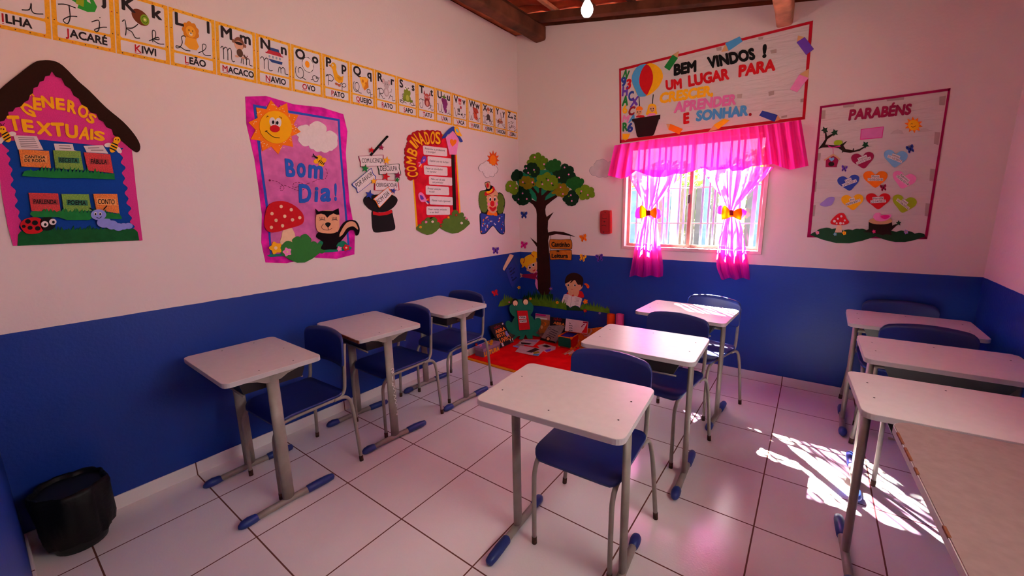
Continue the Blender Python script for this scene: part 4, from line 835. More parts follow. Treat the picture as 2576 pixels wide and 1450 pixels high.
def butterfly(pl, zz, cx, cy, r, c, lab, rot=0, off=.002, parent=None, c2='black'):
    cc, ss = cos(radians(rot)), sin(radians(rot)); T = lambda x, y: (cx + r * (x * cc - y * ss), cy + r * (x * ss + y * cc))
    o = MB().poly(pl, zz, [T(x, y) for x, y in smooth(P('0 -.1 .3 -.8 .85 -.95 .9 -.3 .55 .05 .75 .5 .45 .95 .1 .4 0 .5 -.1 .4 -.45 .95 -.75 .5 -.55 .05 -.9 -.3 -.85 -.95 -.3 -.8'), 2)], F(c), off, .003).build('butterfly', parent)
    if not parent: tag(o, lab, 'butterfly', 'foam butterflies on the walls')
    MB().poly(pl, zz, [T(x, y) for x, y in ell(0, -.05, .09, .55, n=8)], F(c2), off + .003, .002).stroke(pl, zz, [T(0, -.5), T(-.25, -1.0)], r * .08, F(c2), off + .003, .001).stroke(pl, zz, [T(0, -.5), T(.25, -1.0)], r * .08, F(c2), off + .003, .001).build('body', o)
    b = MB()
    for x, y in ((.5, -.5), (-.5, -.5), (.4, .5), (-.4, .5)): b.poly(pl, zz, ell(*T(x, y), r * .13, n=8), F(c2), off + .003, .0006)
    b.build('wing_spots', o); return o
butterfly(LW, ID, 1247, 631, 9, 'purple', 'purple butterfly on the alphabet card wall at the blue paint edge')
butterfly(LW, ID, 1246, 738, 8, 'red', 'red butterfly low on the blue paint of the alphabet card wall', -20, c2='dred')
# ================================================================ reading corner cutouts: tree, children, grass, signs
z = fr(1250, 520, 5.369); zf = fr(1260, 370, 8.528)
class CORN:                                  # the two walls meeting in the corner
    n = Vector((1, -1, 0)).normalized()
    def cast(s, u, v, off=0.0):
        q = LW.cast(u, v, off) if u < 1303 + (v - 150) * .0195 else BW.cast(u, v, off)
        return Vector((max(q.x, off), min(q.y, -off), q.z))
CN = CORN()
def cpart(name, parent, zz, pts, m, off, th, pl=None):
    us = [zz(x, y)[0] for x, y in pts]
    p = BW if min(us) > 1310 else LW if max(us) < 1303 else CN
    if p is CN:                              # an outline folded along the corner
        e = off + th; L, R = [], []; g = lambda w: zz(*w)[0] - 1303 - (zz(*w)[1] - 150) * .0195
        for i in range(len(pts)):
            a, c = pts[i], pts[(i + 1) % len(pts)]; ga, gc = g(a), g(c)
            if ga <= 0: w = LW.cast(*zz(*a), e); L.append(Vector((e, min(w.y, -e), w.z)))
            else: w = BW.cast(*zz(*a), e); R.append(Vector((max(w.x, e), -e, w.z)))
            if ga * gc < 0:
                k = ga / (ga - gc); w = LW.cast(*zz(a[0] + (c[0] - a[0]) * k, a[1] + (c[1] - a[1]) * k), e); w = Vector((e, -e, w.z)); L.append(w); R.append(w.copy())
        b = MB()
        for pl_, w_ in ((LW, L), (BW, R)):
            if len(w_) > 2: b.slab(pl_, None, [list(range(len(w_)))], m, off, th, w_)
        return b.build(name, parent)
    return MB().poly(p, zz, pts, m, off, th).build(name, parent)
t = thing('wall_tree', 'big foam tree with brown trunk and leafy crown in the room corner', 'tree cutout', tuple(BW.cast(1365, 730)))
TM = mat('brown_tree_foam', '30120e', .85, .15, var=.15, scale=20)
cpart('crown_backing', t, zf, P('330 700 420 560 800 490 1100 490 1300 560 1440 740 1420 860 1200 1050 950 1160 750 1165 620 1060 400 850'), F('teal'), 0, .002)
tp = [zf(x, y) for x, y in P('770 1450 755 1340 690 1240 610 1180 660 1130 760 1170 770 1090 740 1000 640 880 690 860 800 1000 820 960 815 860 870 880 865 960 870 1040 910 1020 1000 930 1080 950 960 1060 940 1150 1020 1110 1180 1030 1210 1070 1100 1150 970 1260 950 1340 958 1440')]
tp += [z(x, y) for x, y in P('660 110 670 140 765 75 690 190 684 300 690 350 770 332 900 345 990 378 1060 410 920 385 800 372 705 395 690 460 700 560 720 900 727 1120 690 1190 600 1195 555 1130 545 900 540 545 450 418 540 490 537 250')]
MB().poly(BW, ID, tp, TM, .002, .003).build('trunk', t)
GRN = {'a': '5a7a16', 'b': '1f5c22', 'c': '12301c', 'd': '80700e', 'e': '6a8a18'}
for k, q in [('a', '560 360 560 310 610 270 640 180 690 150 740 160 790 115 840 140 860 200 920 190 940 240 1000 250 1000 330 960 420 920 480 860 495 820 460 760 400 600 340'), ('b', '960 470 980 340 1020 320 1060 285 1110 290 1160 250 1210 290 1280 310 1270 400 1280 480 1180 500 1090 540 1020 500'),
             ('c', '1100 540 1280 470 1290 430 1330 370 1400 360 1450 410 1520 420 1560 480 1550 540 1600 600 1600 690 1440 700 1400 780 1280 760 1220 740 1180 620'), ('c', '500 400 560 390 610 345 690 345 760 360 770 420 820 440 830 520 800 600 740 650 640 620 590 590 510 550 470 520 520 470'),
             ('c', '240 580 290 520 345 475 385 520 440 520 470 570 440 650 400 700 300 730 240 700'), ('c', '380 880 460 850 510 900 600 920 610 980 650 1080 650 1150 590 1190 520 1240 440 1245 370 1220 340 1170 270 1120 245 1040 320 1000 350 960'),
             ('b', '1440 690 1500 680 1560 650 1640 635 1700 680 1770 690 1760 800 1700 880 1660 930 1560 930 1500 880 1430 840 1410 780'), ('e', '110 880 130 780 200 720 250 740 320 740 320 800 370 830 370 900 350 980 290 1030 240 1000 190 960 130 950'),
             ('d', '400 740 450 690 470 630 540 640 600 630 640 680 700 670 710 740 730 830 670 850 640 890 580 900 530 910 480 850 430 840'), ('e', '740 790 790 730 770 650 800 610 870 610 920 590 960 550 1030 550 1070 610 1140 610 1180 660 1220 780 1230 850 1150 910 1080 930 1010 930 950 920 890 880 860 870 790 860'),
             ('d', '1080 990 1130 950 1180 900 1230 870 1240 780 1300 800 1350 780 1400 820 1400 870 1460 890 1440 960 1420 1020 1360 1040 1340 1080 1270 1060 1200 1040 1170 1000'), ('c', '1320 1120 1350 1080 1400 1020 1450 960 1560 930 1610 1000 1660 1040 1660 1140 1620 1210 1560 1260 1480 1260 1420 1240 1380 1180'),
             ('e', '1600 930 1640 890 1720 880 1740 830 1850 820 1900 870 1980 880 1990 960 2010 1010 1990 1080 1900 1070 1880 1120 1810 1110 1740 1140 1690 1100 1680 1040 1620 990')]:
    pts = P(q); off = {'c': .0055, 'b': .006, 'a': .005, 'e': .0085, 'd': .0085}[k]
    if q.startswith('1440') or q.startswith('1600'): off += .001
    if q.startswith('960'): off += .0005
    cpart('leaf_clump', t, zf, scal(pts, .18, 4), mat('leaf_foam_' + k, GRN[k], .85, .15, var=.1, scale=40), off, .003)
for x, y, a in ((725, 220, 80), (925, 370, 60), (545, 455, 60), (710, 490, 70), (585, 555, 40), (470, 755, 30), (675, 760, 60), (1015, 712, -140), (890, 800, -110), (1090, 780, 60), (1250, 655, 150), (1365, 440, 150), (1455, 590, 100), (1280, 865, 70), (1330, 1010, 180), (1500, 1035, 150), (1520, 1160, -80), (1725, 950, 110), (1865, 1030, -110), (200, 835, 70), (330, 885, -100), (465, 995, -90), (380, 1125, 200), (555, 1115, 40)):
    b = cpart('blossom', t, zf, ell(x, y, 17, 20, n=8), F('lpink'), .0125, .002)
    c, s_ = cos(radians(a)), sin(radians(a))
    lf = [(x + (28 + 42 * u) * c - v * s_, y + (28 + 42 * u) * s_ + v * c) for u, v in ((0, 0), (.3, 16), (.7, 14), (1, 0), (.7, -14), (.3, -16))]
    cpart('leaf', t, zf, lf, F('dgreen') if (x + y) % 3 else F('lgreen'), .0118, .0015)
# hanging signs
WS = mat('sign_wood_foam', 'c06a1c', .8, .2, var=.2, scale=25)
for q, ws, lab in (('710 460 730 440 860 446 960 440 1010 460 1015 560 990 578 850 574 730 570 708 530', [('Cantinho', (735, 540), (985, 545), (735, 480))], 'wooden-look foam sign reading Cantinho hanging from the tree branch'),
                   ('712 615 740 590 980 585 1010 605 1010 710 990 726 850 715 730 720 715 690', [('de', (806, 612), (842, 612), (806, 586)), ('Leitura', (738, 690), (960, 690), (738, 640))], 'wooden-look foam sign reading de Leitura, the lower of the two hanging signs')):
    o = tag(part('hanging_sign', None, BW, z, smooth(P(q), 3), F('dbrown'), .006, .002), lab, 'sign', 'hanging reading corner signs')
    cx, cy = 862, sum(y for x, y in P(q)) / len(P(q))
    part('wood_face', o, BW, z, smooth([(cx + (x - cx) * .965, cy + (y - cy) * .92) for x, y in P(q)], 3), WS, .008, .001)
    b = MB()
    for w, A, B, Cc in ws: b.text(BW, z, w, A, B, Cc, F('black'), .009, .001, .035)
    b.build('lettering', o)
    b = MB()
    for x, y0, y1 in ((726, 355 if cy < 540 else 573, 445 if cy < 540 else 592), (990, 378 if cy < 540 else 573, 445 if cy < 540 else 592)): b.stroke(BW, z, [(x, y0), (x, y1)], 4, F('brown'), .006, .001)
    b.build('string', o)
# girl peeking out
SKN = F('skin')
t = thing('wall_cutout', 'foam cutout of a blonde girl with pigtails peeking from behind the tree trunk', 'wall decoration', tuple(BW.cast(1335, 690)))
part('apron', t, BW, z, smooth(P('488 912 545 868 558 900 535 950 558 1000 556 1112 538 1108 515 1040 522 985'), 2), F('lpink'), .001, .001)
part('dress', t, BW, z, P('500 905 530 885 548 905 530 945 558 985 558 1010 520 960'), F('wine'), .002, .001)
part('sleeve', t, BW, z, smooth(P('345 918 430 912 492 905 520 950 515 985 440 970 345 952'), 3), F('wine'), .0015, .002)
part('hand', t, BW, z, P('302 894 322 905 348 915 346 955 325 958 308 966 318 948 328 938 316 930 306 912'), SKN, .001, .002)
part('face', t, BW, z, smooth(P('402 840 430 780 480 755 530 742 550 770 546 830 522 885 470 897 432 876 405 868')), SKN, .003, .001)
part('hair', t, BW, z, smooth(P('368 760 358 715 400 668 470 645 520 668 532 715 528 748 480 765 430 790 404 835 376 800'), 3), F('yellow'), .004, .001)
for q in ('365 702 325 702 312 745 340 795 334 828 378 802 372 750', '462 640 492 602 552 622 548 650 556 690 520 698 500 670'): part('pigtail', t, BW, z, smooth(P(q), 2), F('yellow'), .0035, .001)
MB().stroke(BW, z, P('358 762 372 725 372 700'), 9, F('red'), .005, .001).stroke(BW, z, P('462 648 485 662 495 685'), 9, F('red'), .005, .001).build('hair_tie', t)
b = MB()
for x, y in ((443, 825), (492, 790)): b.poly(BW, z, ell(x, y, 21, 23, n=12), F('white'), .004, .0005).poly(BW, z, ell(x + 2, y, 14, 16, n=12), F('black'), .0045, .0005)
b.stroke(BW, z, P('412 800 425 793 440 795'), 4, F('brown'), .004, .0005).stroke(BW, z, P('470 765 485 758 498 762'), 4, F('brown'), .004, .0005).poly(BW, z, smooth(P('478 868 500 860 518 842 516 862 495 878'), 2), F('red'), .004, .0005)
b.build('facial_features', t)
# child reading
t = thing('wall_cutout', 'foam cutout of a dark-haired child in red reading an open book', 'wall decoration', tuple(BW.cast(1445, 720)))
part('shirt', t, BW, z, smooth(P('940 1190 965 1150 1100 1140 1150 1150 1178 1215 1140 1232 960 1210'), 3), F('red'), .001, .002)
part('neck_and_arms', t, BW, z, smooth(P('962 1140 1020 1155 1035 1160 1060 1150 1112 1128 1092 1212 1042 1216 1030 1180 1008 1216 972 1192'), 2), SKN, .003, .001)
part('face', t, BW, z, smooth(P('922 1060 938 1030 1000 1000 1050 990 1090 1050 1150 1060 1158 1085 1132 1120 1085 1150 1030 1157 978 1146 948 1120 942 1085')), SKN, .004, .001)
part('hair', t, BW, z, smooth(P('922 1040 922 985 955 925 1030 895 1105 912 1158 960 1166 1025 1145 1088 1132 1058 1092 1054 1052 992 1000 1032 990 1025 1010 995 965 1022'), 3), mat('dark_brown_foam', '2c1210', .85, .15), .005, .001)
part('hair_tie', t, BW, z, smooth(P('1172 1046 1210 1038 1246 1072 1240 1106 1218 1100 1202 1066'), 3), F('dorange'), .001, .002)
b = MB()
for x, y in ((965, 1060), (1055, 1063)): b.poly(BW, z, ell(x - 2, y, 16, 18, n=10), F('white'), .005, .0005).poly(BW, z, ell(x - 1, y + 2, 11, 13, n=10), F('black'), .0055, .0005)
b.stroke(BW, z, P('1000 1112 1015 1122 1030 1113'), 4, F('red'), .005, .0005).build('facial_features', t)
bk_ = part('open_book', t, BW, z, P('865 1312 905 1190 930 1184 965 1188 1010 1215 1060 1213 1100 1222 1150 1245 1120 1365 1095 1345 1060 1336 1020 1345 988 1366 965 1340 935 1328 900 1325'), F('white'), .006, .003)
b = MB()
for k in range(6):
    for x0, y0 in ((905, 1205), (1055, 1235)): b.stroke(BW, z, [(x0 - 3 * k + (k % 3) * 8, y0 + 16 * k), (x0 + 62 - 3 * k, y0 + 4 + 16 * k)], 3, TXT, .009, .0004)
b.stroke(BW, z, P('1010 1215 1000 1300 988 1366'), 4, F('grey'), .009, .0004).build('page_lines', bk_)
part('bush', t, BW, z, smooth(P('868 1330 930 1330 965 1345 990 1370 1030 1346 1060 1340 1118 1368 1150 1370 1160 1408 1000 1402 900 1392')), F('dgreen'), .0045, .002)
# book thrown on the other wall
t = thing('wall_cutout', 'foam cutout of a blue book with pale pages on the wall left of the corner', 'wall decoration', tuple(LW.cast(1285, 680)))
part('pages', t, LW, z, smooth(P('85 850 92 815 165 665 182 645 220 658 218 680 112 850 98 862'), 3), F('cream'), .001, .004)
part('cover', t, LW, z, P('118 862 225 705 305 900 300 955 205 1095 190 1070'), F('navy'), .001, .003)
b = MB()
for w, y in (('Ler é', 0), ('viajar por', 1), ('um mundo', 2), ('de', 3), ('fantasia', 4)):
    x0, y0 = 165 + 12 * y, 862 + 38 * y - 4; ln = 9.5 * len(w); b.text(LW, z, w, (x0, y0), (x0 + ln * .75, y0 - ln * .62), (x0 - 12, y0 - 20), F('black'), .004, .0006, .02, .2)
b.build('lettering', t)
# grass tufts and flowers at the foot of the tree
GT = mat('bright_grass_foam', '55801c', .85, .15, var=.2, scale=30)
tag(part('grass_tuft', None, LW, z, grassy((20, 1352), (235, 1290), 150, 9, 8, P('90 1345 150 1330 200 1310')), GT, .004, .003), 'short foam grass tuft on the wall left of the corner', 'grass cutout', 'foam grass tufts')
tag(part('grass_tuft', None, BW, z, grassy((400, 1330), (940, 1398), 215, 20, 11, P('480 1336 620 1348 780 1372')), GT, .0075, .003), 'long foam grass strip in front of the tree trunk', 'grass cutout', 'foam grass tufts')
tag(part('grass_tuft', None, BW, z, grassy((1120, 1385), (1525, 1448), 150, 16, 14, P('1200 1402 1330 1418 1430 1430')), GT, .0068, .003), 'foam grass strip right of the reading child', 'grass cutout', 'foam grass tufts')
tag(part('grass_tuft', None, BW, z, grassy((330, 1300), (760, 1250), 190, 16, 21, P('400 1330 700 1330')), F('dgreen'), .0005, .0012), 'dark foam grass behind the foot of the tree trunk', 'grass cutout', 'foam grass tufts')
for x, y, r, c, lab, pl in ((300, 1095, 22, 'yellow', 'yellow foam flower with a red top below the blue book', LW), (730, 1110, 24, 'purple', 'purple foam flower right of the tree foot', BW), (452, 1247, 20, 'orange', 'small orange foam flower above the frog', BW), (815, 1297, 20, 'yellow', 'small yellow foam flower in the grass left of the open book', BW), (1195, 1285, 34, 'orange', 'orange foam flower right of the open book', BW), (1190, 1408, 24, 'red', 'red foam flower under the open book', BW), (1388, 1440, 18, 'lilac', 'lilac foam flower at the end of the grass', BW), (168, 1293, 12, 'lpink', 'tiny pink foam flower in the left grass tuft', LW)):
    f = tag(flower(None, pl, z, x, y, r, c, 'yellow' if c != 'yellow' else 'red', .012, 'foam_flower'), lab, 'flower', 'foam flowers around the tree')
    if r > 19: MB().stroke(pl, z, [(x, y + r), (x - 6, y + r + 60)], 6, F('green'), .011, .001).build('stem', f)
for x, y, r, c, lab, ro in ((1318, 541.5, 9, 'navy', 'dark blue butterfly between clown and tree trunk', 0), (1317.5, 617, 9, 'hot', 'pink butterfly above the blonde girl', 12), (1467.5, 599.5, 9.5, 'orange', 'orange butterfly right of the Cantinho sign', -15), (1465.5, 649.5, 9, 'yellow', 'yellow butterfly at the blue paint edge right of the signs', 15), (1508, 649.5, 10, 'purple', 'purple butterfly at the blue paint edge under the red box', -10)):
    butterfly(BW, ID, x, y, r, c, lab, ro, c2='wine' if c == 'hot' else 'dorange' if c == 'orange' else 'dred' if c == 'yellow' else 'black')
zi = fr(1460, 300, 3.3717)
CL = scal(P('130 480 85 460 80 420 115 400 125 370 165 345 215 350 230 368 300 370 330 420 300 470 240 480 190 490'), .2)
t = tag(part('wall_cutout', None, BW, zi, CL, F('grey'), .0, .001), 'white cloud cutout half hidden by the left end of the pink valance', 'wall decoration')
part('cloud_face', t, BW, zi, [(205 + (x - 205) * .975, 420 + (y - 420) * .97) for x, y in CL], mat('white_cloud_paper', 'd0c4c6', .8), .001, .0006)
# red box on the wall
zr = fr(1490, 500, 13.19)
t = thing('wall_box', 'small red plastic alarm box with rounded corners left of the window', 'alarm box', tuple(BW.cast(1522, 558)))
RP = mat('red_alarm_plastic', 'a80c14', .45, .5, var=.05); RD = mat('dark_red_plastic', '5c060c', .5, .4)
part('back_box', t, BW, zr, smooth(P('262 460 320 405 420 385 560 405 600 450 608 1090 585 1150 530 1172 330 1165 258 1105 244 800'), 3), RP, 0, .036)
part('front_cover', t, BW, zr, smooth(P('278 470 330 425 420 408 545 425 582 462 588 1085 568 1130 525 1150 340 1145 278 1095 264 800'), 3), RP, .036, .008)
b = MB().stroke(BW, zr, P('300 510 560 515 550 1090 290 1080'), 14, RD, .044, .0008, 1, True)
b.stroke(BW, zr, P('320 640 400 668 480 645'), 22, RD, .044, .0008).poly(BW, zr, ell(400, 765, 32, 26), RD, .044, .0008).stroke(BW, zr, P('310 900 380 880 460 905'), 22, RD, .044, .0008).poly(BW, zr, ell(375, 1112, 24, 26), RD, .044, .001).poly(BW, zr, ell(425, 455, 18, 22), RD, .044, .001)
b.build('embossed_marks', t)

# ================================================================ welcome banner
z = fr(1460, 40, 4.1548)
t = thing('banner', 'wide white welcome banner with red border and colour pencils above the window', 'banner', tuple(BW.cast(1800, 210)))
CLOTH = mat('wrinkled_white_fabric', 'd6cccb', .9, .1, var=.05, scale=5, bump=.0)
def clothmat(name, c):
    m = bpy.data.materials.new(name); m.use_nodes = True; nt = m.node_tree; p = nt.nodes['Principled BSDF']; p.inputs['Base Color'].default_value = lin(c); p.inputs['Roughness'].default_value = .9
    tc = nt.nodes.new('ShaderNodeTexCoord'); mp = nt.nodes.new('ShaderNodeMapping'); mp.inputs['Rotation'].default_value = (0, radians(35), 0); mp.inputs['Scale'].default_value = (3, 1, 16)
    n = nt.nodes.new('ShaderNodeTexNoise'); n.inputs['Scale'].default_value = 1.6; n.inputs['Detail'].default_value = 4; n.inputs['Distortion'].default_value = .6
    b = nt.nodes.new('ShaderNodeBump'); b.inputs['Strength'].default_value = .45; b.inputs['Distance'].default_value = .02
    NL(nt, tc.outputs['Object'], mp.inputs[0]); NL(nt, mp.outputs[0], n.inputs['Vector']); NL(nt, n.outputs['Fac'], b.inputs['Height']); NL(nt, b.outputs['Normal'], p.inputs['Normal']); return m
CLOTH = clothmat('wrinkled_white_fabric', 'd8cecd')
part('cloth', t, BW, z, P('412 552 2425 55 2342 1078 416 1325'), CLOTH, .001, .002)
REDB = mat('red_border_fabric', 'b01426', .9, .1, var=.08)
for q in ('405 552 2432 48 2420 80 420 575', '2396 62 2432 48 2348 1082 2318 1074', '416 1330 2346 1082 2340 1052 420 1296', '405 552 424 560 428 1328 412 1332'): part('border_strip', t, BW, z, P(q), REDB, .003, .0015)
def L4(s, A, B, Cc, m, bold=.05, sh=0): letters(BW, z, s, A, B, Cc, m, .003, .004, t, bold, sh)
L4('BEM', (975, 620), (1212, 575), (975, 515), F('black'), .06); L4('VINDOS', (1338, 545), (1832, 445), (1320, 440), F('black'), .06); L4('!', (1900, 432), (1945, 425), (1905, 310), F('black'), .06)
L4('UM', (893, 772), (1062, 752), (888, 680), F('red'), .055); L4('LUGAR', (1128, 735), (1558, 655), (1122, 632), F('red'), .055); L4('PARA', (1650, 635), (2038, 562), (1655, 525), F('red'), .055)
L4('CRESCER,', (825, 912), (1388, 825), (830, 815), F('yellow'), .055); L4('APRENDER', (975, 1010), (1625, 920), (985, 910), mat('foam_rose', 'e070b0', .8), .05)
L4('E', (1075, 1125), (1138, 1115), (1075, 1025), F('red'), .06); L4('SONHAR', (1205, 1098), (1750, 1035), (1212, 1000), F('lblue'), .055); L4('.', (1760, 1040), (1790, 1036), (1760, 940), F('dred'), .06)
for ch, c, A, B, Cc in [('N', 'green', (440, 640), (485, 660), (470, 560)), ('9', 'navy', (425, 735), (480, 730), (425, 645)), ('3', 'red', (475, 768), (528, 755), (482, 672)), ('H', 'purple', (432, 835), (492, 830), (440, 745)), ('C', 'navy', (500, 890), (560, 878), (500, 800)), ('A', 'green', (432, 938), (496, 930), (442, 842)), ('X', 'purple', (515, 955), (600, 925), (530, 868)),
                        ('6', 'yellow', (440, 1018), (490, 1012), (440, 942)), ('C', 'dred', (495, 1040), (562, 1030), (510, 958)), ('M', 'lpink', (432, 1108), (500, 1110), (448, 1040)), ('A', 'lblue', (500, 1115), (568, 1110), (522, 1038)), ('R', 'green', (440, 1205), (496, 1200), (440, 1122)), ('6', 'navy', (488, 1215), (548, 1205), (492, 1130))]:
    MB().text(BW, z, ch, A, B, Cc, F(c), .003, .003, .05).build('letter', t)
PEN = [('green', '965 405 1018 440 930 572 875 535', '962 408 1028 368 1018 440'), ('lblue', '1515 285 1665 215 1695 265 1550 365', '1518 290 1472 378 1550 362'), ('purple', '2260 275 2345 220 2440 345 2360 408', '2262 275 2275 205 2345 222'), ('lpink', '2288 612 2385 648 2265 798 2190 768', '2290 612 2388 552 2383 648'),
       ('navy', '1868 1042 1902 990 2062 1036 2030 1108', '2060 1036 2096 1082 2030 1106'), ('yellow', '1392 1140 1500 1075 1560 1092 1440 1185', '1396 1140 1338 1212 1440 1184'), ('orange', '940 1128 1070 1182 1032 1238 920 1190', '942 1130 898 1130 920 1188'), ('yellow', '440 1232 520 1232 492 1292 440 1290', '440 1290 470 1305 492 1290')]
for c, a, q in PEN:
    pn = part('pencil', t, BW, z, P(a), F(c), .004, .004); part('pencil_tip', pn, BW, z, P(q), F('tan'), .0035, .003)
bl = part('balloon', t, BW, z, smooth(P('690 505 740 495 800 520 850 575 862 640 840 700 800 760 720 825 640 845 605 838 570 780 540 700 535 640 560 570 610 525')), F('yellow'), .003, .004)
part('balloon_panel', bl, BW, z, smooth(P('692 505 640 510 585 540 548 600 536 650 545 710 580 790 605 840 650 845 690 830 640 770 615 700 622 620 650 550'), 2), F('lblue'), .007, .002)
part('balloon_panel', bl, BW, z, smooth(P('692 506 735 545 758 620 752 700 720 780 690 828 640 770 616 700 622 620 650 550'), 2), F('red'), .008, .002)
MB().stroke(BW, z, [(612, 845), (618, 945)], 9, BK, .003, .002).stroke(BW, z, [(762, 820), (752, 918)], 9, BK, .003, .002).build('rope', bl)
part('basket', bl, BW, z, P('538 1078 835 1032 832 1078 820 1080 768 1240 750 1252 605 1270 590 1258 560 1108 542 1105'), mat('dark_basket_foam', '2a1618', .85, .15), .008, .004)
kid = part('boy', bl, BW, z, smooth(P('582 1062 600 1040 660 1040 668 1062'), 2), F('red'), .005, .001); part('face', kid, BW, z, ell(612, 1005, 32, 36), SKN, .006, .001); part('cap', kid, BW, z, smooth(P('582 985 590 955 622 945 648 960 650 982 620 985')), F('orange'), .007, .001)
MB().poly(BW, z, ell(600, 1005, 6, 8, n=8), BK, .007, .0005).poly(BW, z, ell(624, 1003, 6, 8, n=8), BK, .007, .0005).stroke(BW, z, P('600 1022 612 1028 626 1020'), 4, BK, .007, .0005).build('facial_features', kid)
kid = part('girl', bl, BW, z, smooth(P('690 1035 700 985 712 935 750 918 790 935 795 985 795 1030')), F('yellow'), .0045, .001); part('face', kid, BW, z, ell(750, 975, 30, 34), SKN, .0055, .001); part('dress', kid, BW, z, P('695 1045 725 1018 775 1015 790 1035 780 1050 700 1058'), F('lpink'), .006, .001)
MB().poly(BW, z, ell(738, 972, 6, 8, n=8), BK, .0065, .0005).poly(BW, z, ell(762, 970, 6, 8, n=8), BK, .0065, .0005).stroke(BW, z, P('738 990 750 996 764 988'), 4, BK, .0065, .0005).build('facial_features', kid)
TAPE = mat('brown_packing_tape', 'a8948e', .4, .4)
for q in ('1420 330 1475 322 1475 362 1425 365', '1640 820 1692 815 1685 858 1640 860', '1965 795 2025 780 2025 825 1970 838', '1858 225 1915 218 1905 245 1862 250', '1985 362 2050 345 2050 385 1995 395', '2300 870 2335 862 2335 900 2300 905', '2100 1050 2160 1035 2160 1060 2100 1070'): part('tape', t, BW, z, P(q), TAPE, .003, .0004)

# ================================================================ 'PARABENS' birthday poster
z = fr(2000, 200, 3.4523)
t = thing('wall_poster', 'white PARABÉNS birthday poster with coloured name hearts and a wine border', 'poster', tuple(BW.cast(2210, 410)))
part('cloth', t, BW, z, P('222 240 1345 80 1140 1378 112 1365'), clothmat('poster_white_fabric', 'd4c8c4'), .001, .002)
WB = mat('wine_border_fabric', '8e0c44', .9, .1, var=.12)
for q in ('218 232 1352 74 1340 98 222 250', '1330 84 1352 74 1148 1388 1124 1378', '104 1372 1148 1388 1140 1360 110 1350', '218 232 236 245 135 1368 104 1372'): part('border_strip', t, BW, z, P(q), WB, .003, .0015)
letters(BW, z, 'PARABÉNS', (462, 352), (1010, 298), (468, 268), F('wine'), .003, .004, t, .05, .1)
part('name_plate', t, BW, z, P('572 432 772 408 758 508 565 524'), F('hot'), .003, .001); part('pink_face', [o for o in bpy.data.objects if o.name.startswith('name_plate')][-1], BW, z, P('578 436 765 414 752 503 571 517'), mat('pink_paper', 'd873b4', .8), .004, .0005)
sn = part('sun', t, BW, z, [(1030 + 82 * x, 395 + 72 * y) for x, y in rays(0, 0, 1, .6, 10, -60)], F('orange'), .004, .002); part('sun_face', sn, BW, z, ell(1030, 397, 48, 46), F('yellow'), .006, .002); MB().stroke(BW, z, P('1008 405 1025 415 1048 402'), 4, F('brown'), .008, .0005).stroke(BW, z, P('1005 388 1015 384 1022 388'), 3, F('brown'), .008, .0005).build('smile', sn)
for q in ('825 475 850 450 890 432 930 445 945 475 900 470', '1060 455 1100 430 1130 420 1170 440 1210 445 1120 455'): part('cloud', t, BW, z, P(q), mat('grey_cloud_felt', 'c4b6b4', .9), .003, .0015)
br = part('branch', t, BW, z, P('200 605 235 560 262 520 258 450 270 448 278 495 330 468 340 478 280 520 262 565 320 570 385 575 440 540 455 535 420 575 440 605 500 615 505 598 512 598 512 618 560 605 600 582 608 590 560 622 480 638 420 630 405 640 410 620 380 598 300 590 240 592'), F('dbrown'), .004, .002)
for x, y in ((258, 440), (345, 462), (612, 568)): part('leaf', br, BW, z, star(x, y, 34, .5, 5, -60 + x % 40), F('dgreen'), .006, .001)
part('bird', br, BW, z, smooth(P('338 545 355 530 400 530 412 545 400 565 360 570 340 565')), F('apple'), .007, .002)
MB().stroke(BW, z, P('285 575 320 590 395 580'), 8, F('hot'), .006, .001).stroke(BW, z, [(330, 590), (332, 650)], 4, F('hot'), .005, .001).build('ribbon', br)
bh = part('birdhouse', t, BW, z, P('268 700 290 680 330 660 365 685 378 700 362 762 265 762'), F('wine'), .004, .002); part('birdhouse_roof', bh, BW, z, P('248 700 332 645 395 690 388 700 332 662 258 706'), F('tan'), .006, .002); part('heart', bh, BW, z, heart(318, 695, 46, 36), F('sky'), .006, .001); part('entrance_hole', bh, BW, z, ell(315, 735, 26, 20), F('dbrown'), .006, .001)
for x, y, w, h, r, c, A, nm in ((590, 705, 195, 140, -8, 'wine', -22, 'Sophia\n10/09/2016'), (872, 690, 205, 150, 6, 'sky', 22, 'Lemon Silva\n31/10/2017'), (467, 900, 190, 135, -8, 'navy', -20, 'Levi Araújo\n16/06/2016'), (698, 868, 208, 148, 0, 'orange', 0, 'Maria Júlia\n30/03/2018'), (944, 878, 205, 145, 14, 'lpink', 38, 'Sabrina\n05/02/2018'), (500, 1068, 190, 138, -4, 'yellow', -18, 'Ana Luísa\n16/04/2017'), (722, 1058, 210, 142, 0, 'red', -3, 'Myrella\n25/04/2017'), (946, 1085, 210, 150, 12, 'apple', 38, 'Kaio Brandão\n06/08/2016')):
    hh = part('heart', t, BW, z, smooth(heart(x, y, w, h, r), 3), F(c), .004, .003)
    ca, sa = cos(radians(A)), sin(radians(A)); T = lambda u, v: (x + u * ca - v * sa, y - 12 + u * sa + v * ca)
    for k, s in enumerate(nm.split('\n')[0].split(' ')[:1] + nm.split('\n')[1:]):
        hw = 6.2 * len(s); part('name_label', hh, BW, z, [T(-hw - 5, -26 + 27 * k), T(hw + 5, -26 + 27 * k), T(hw + 5, -1 + 27 * k), T(-hw - 5, -1 + 27 * k)], F('white'), .007, .0005)
        MB().text(BW, z, s, T(-hw, -5 + 27 * k), T(hw, -5 + 27 * k), T(-hw, -22 + 27 * k), F('black'), .0075, .0004, .01).build('lettering', hh)
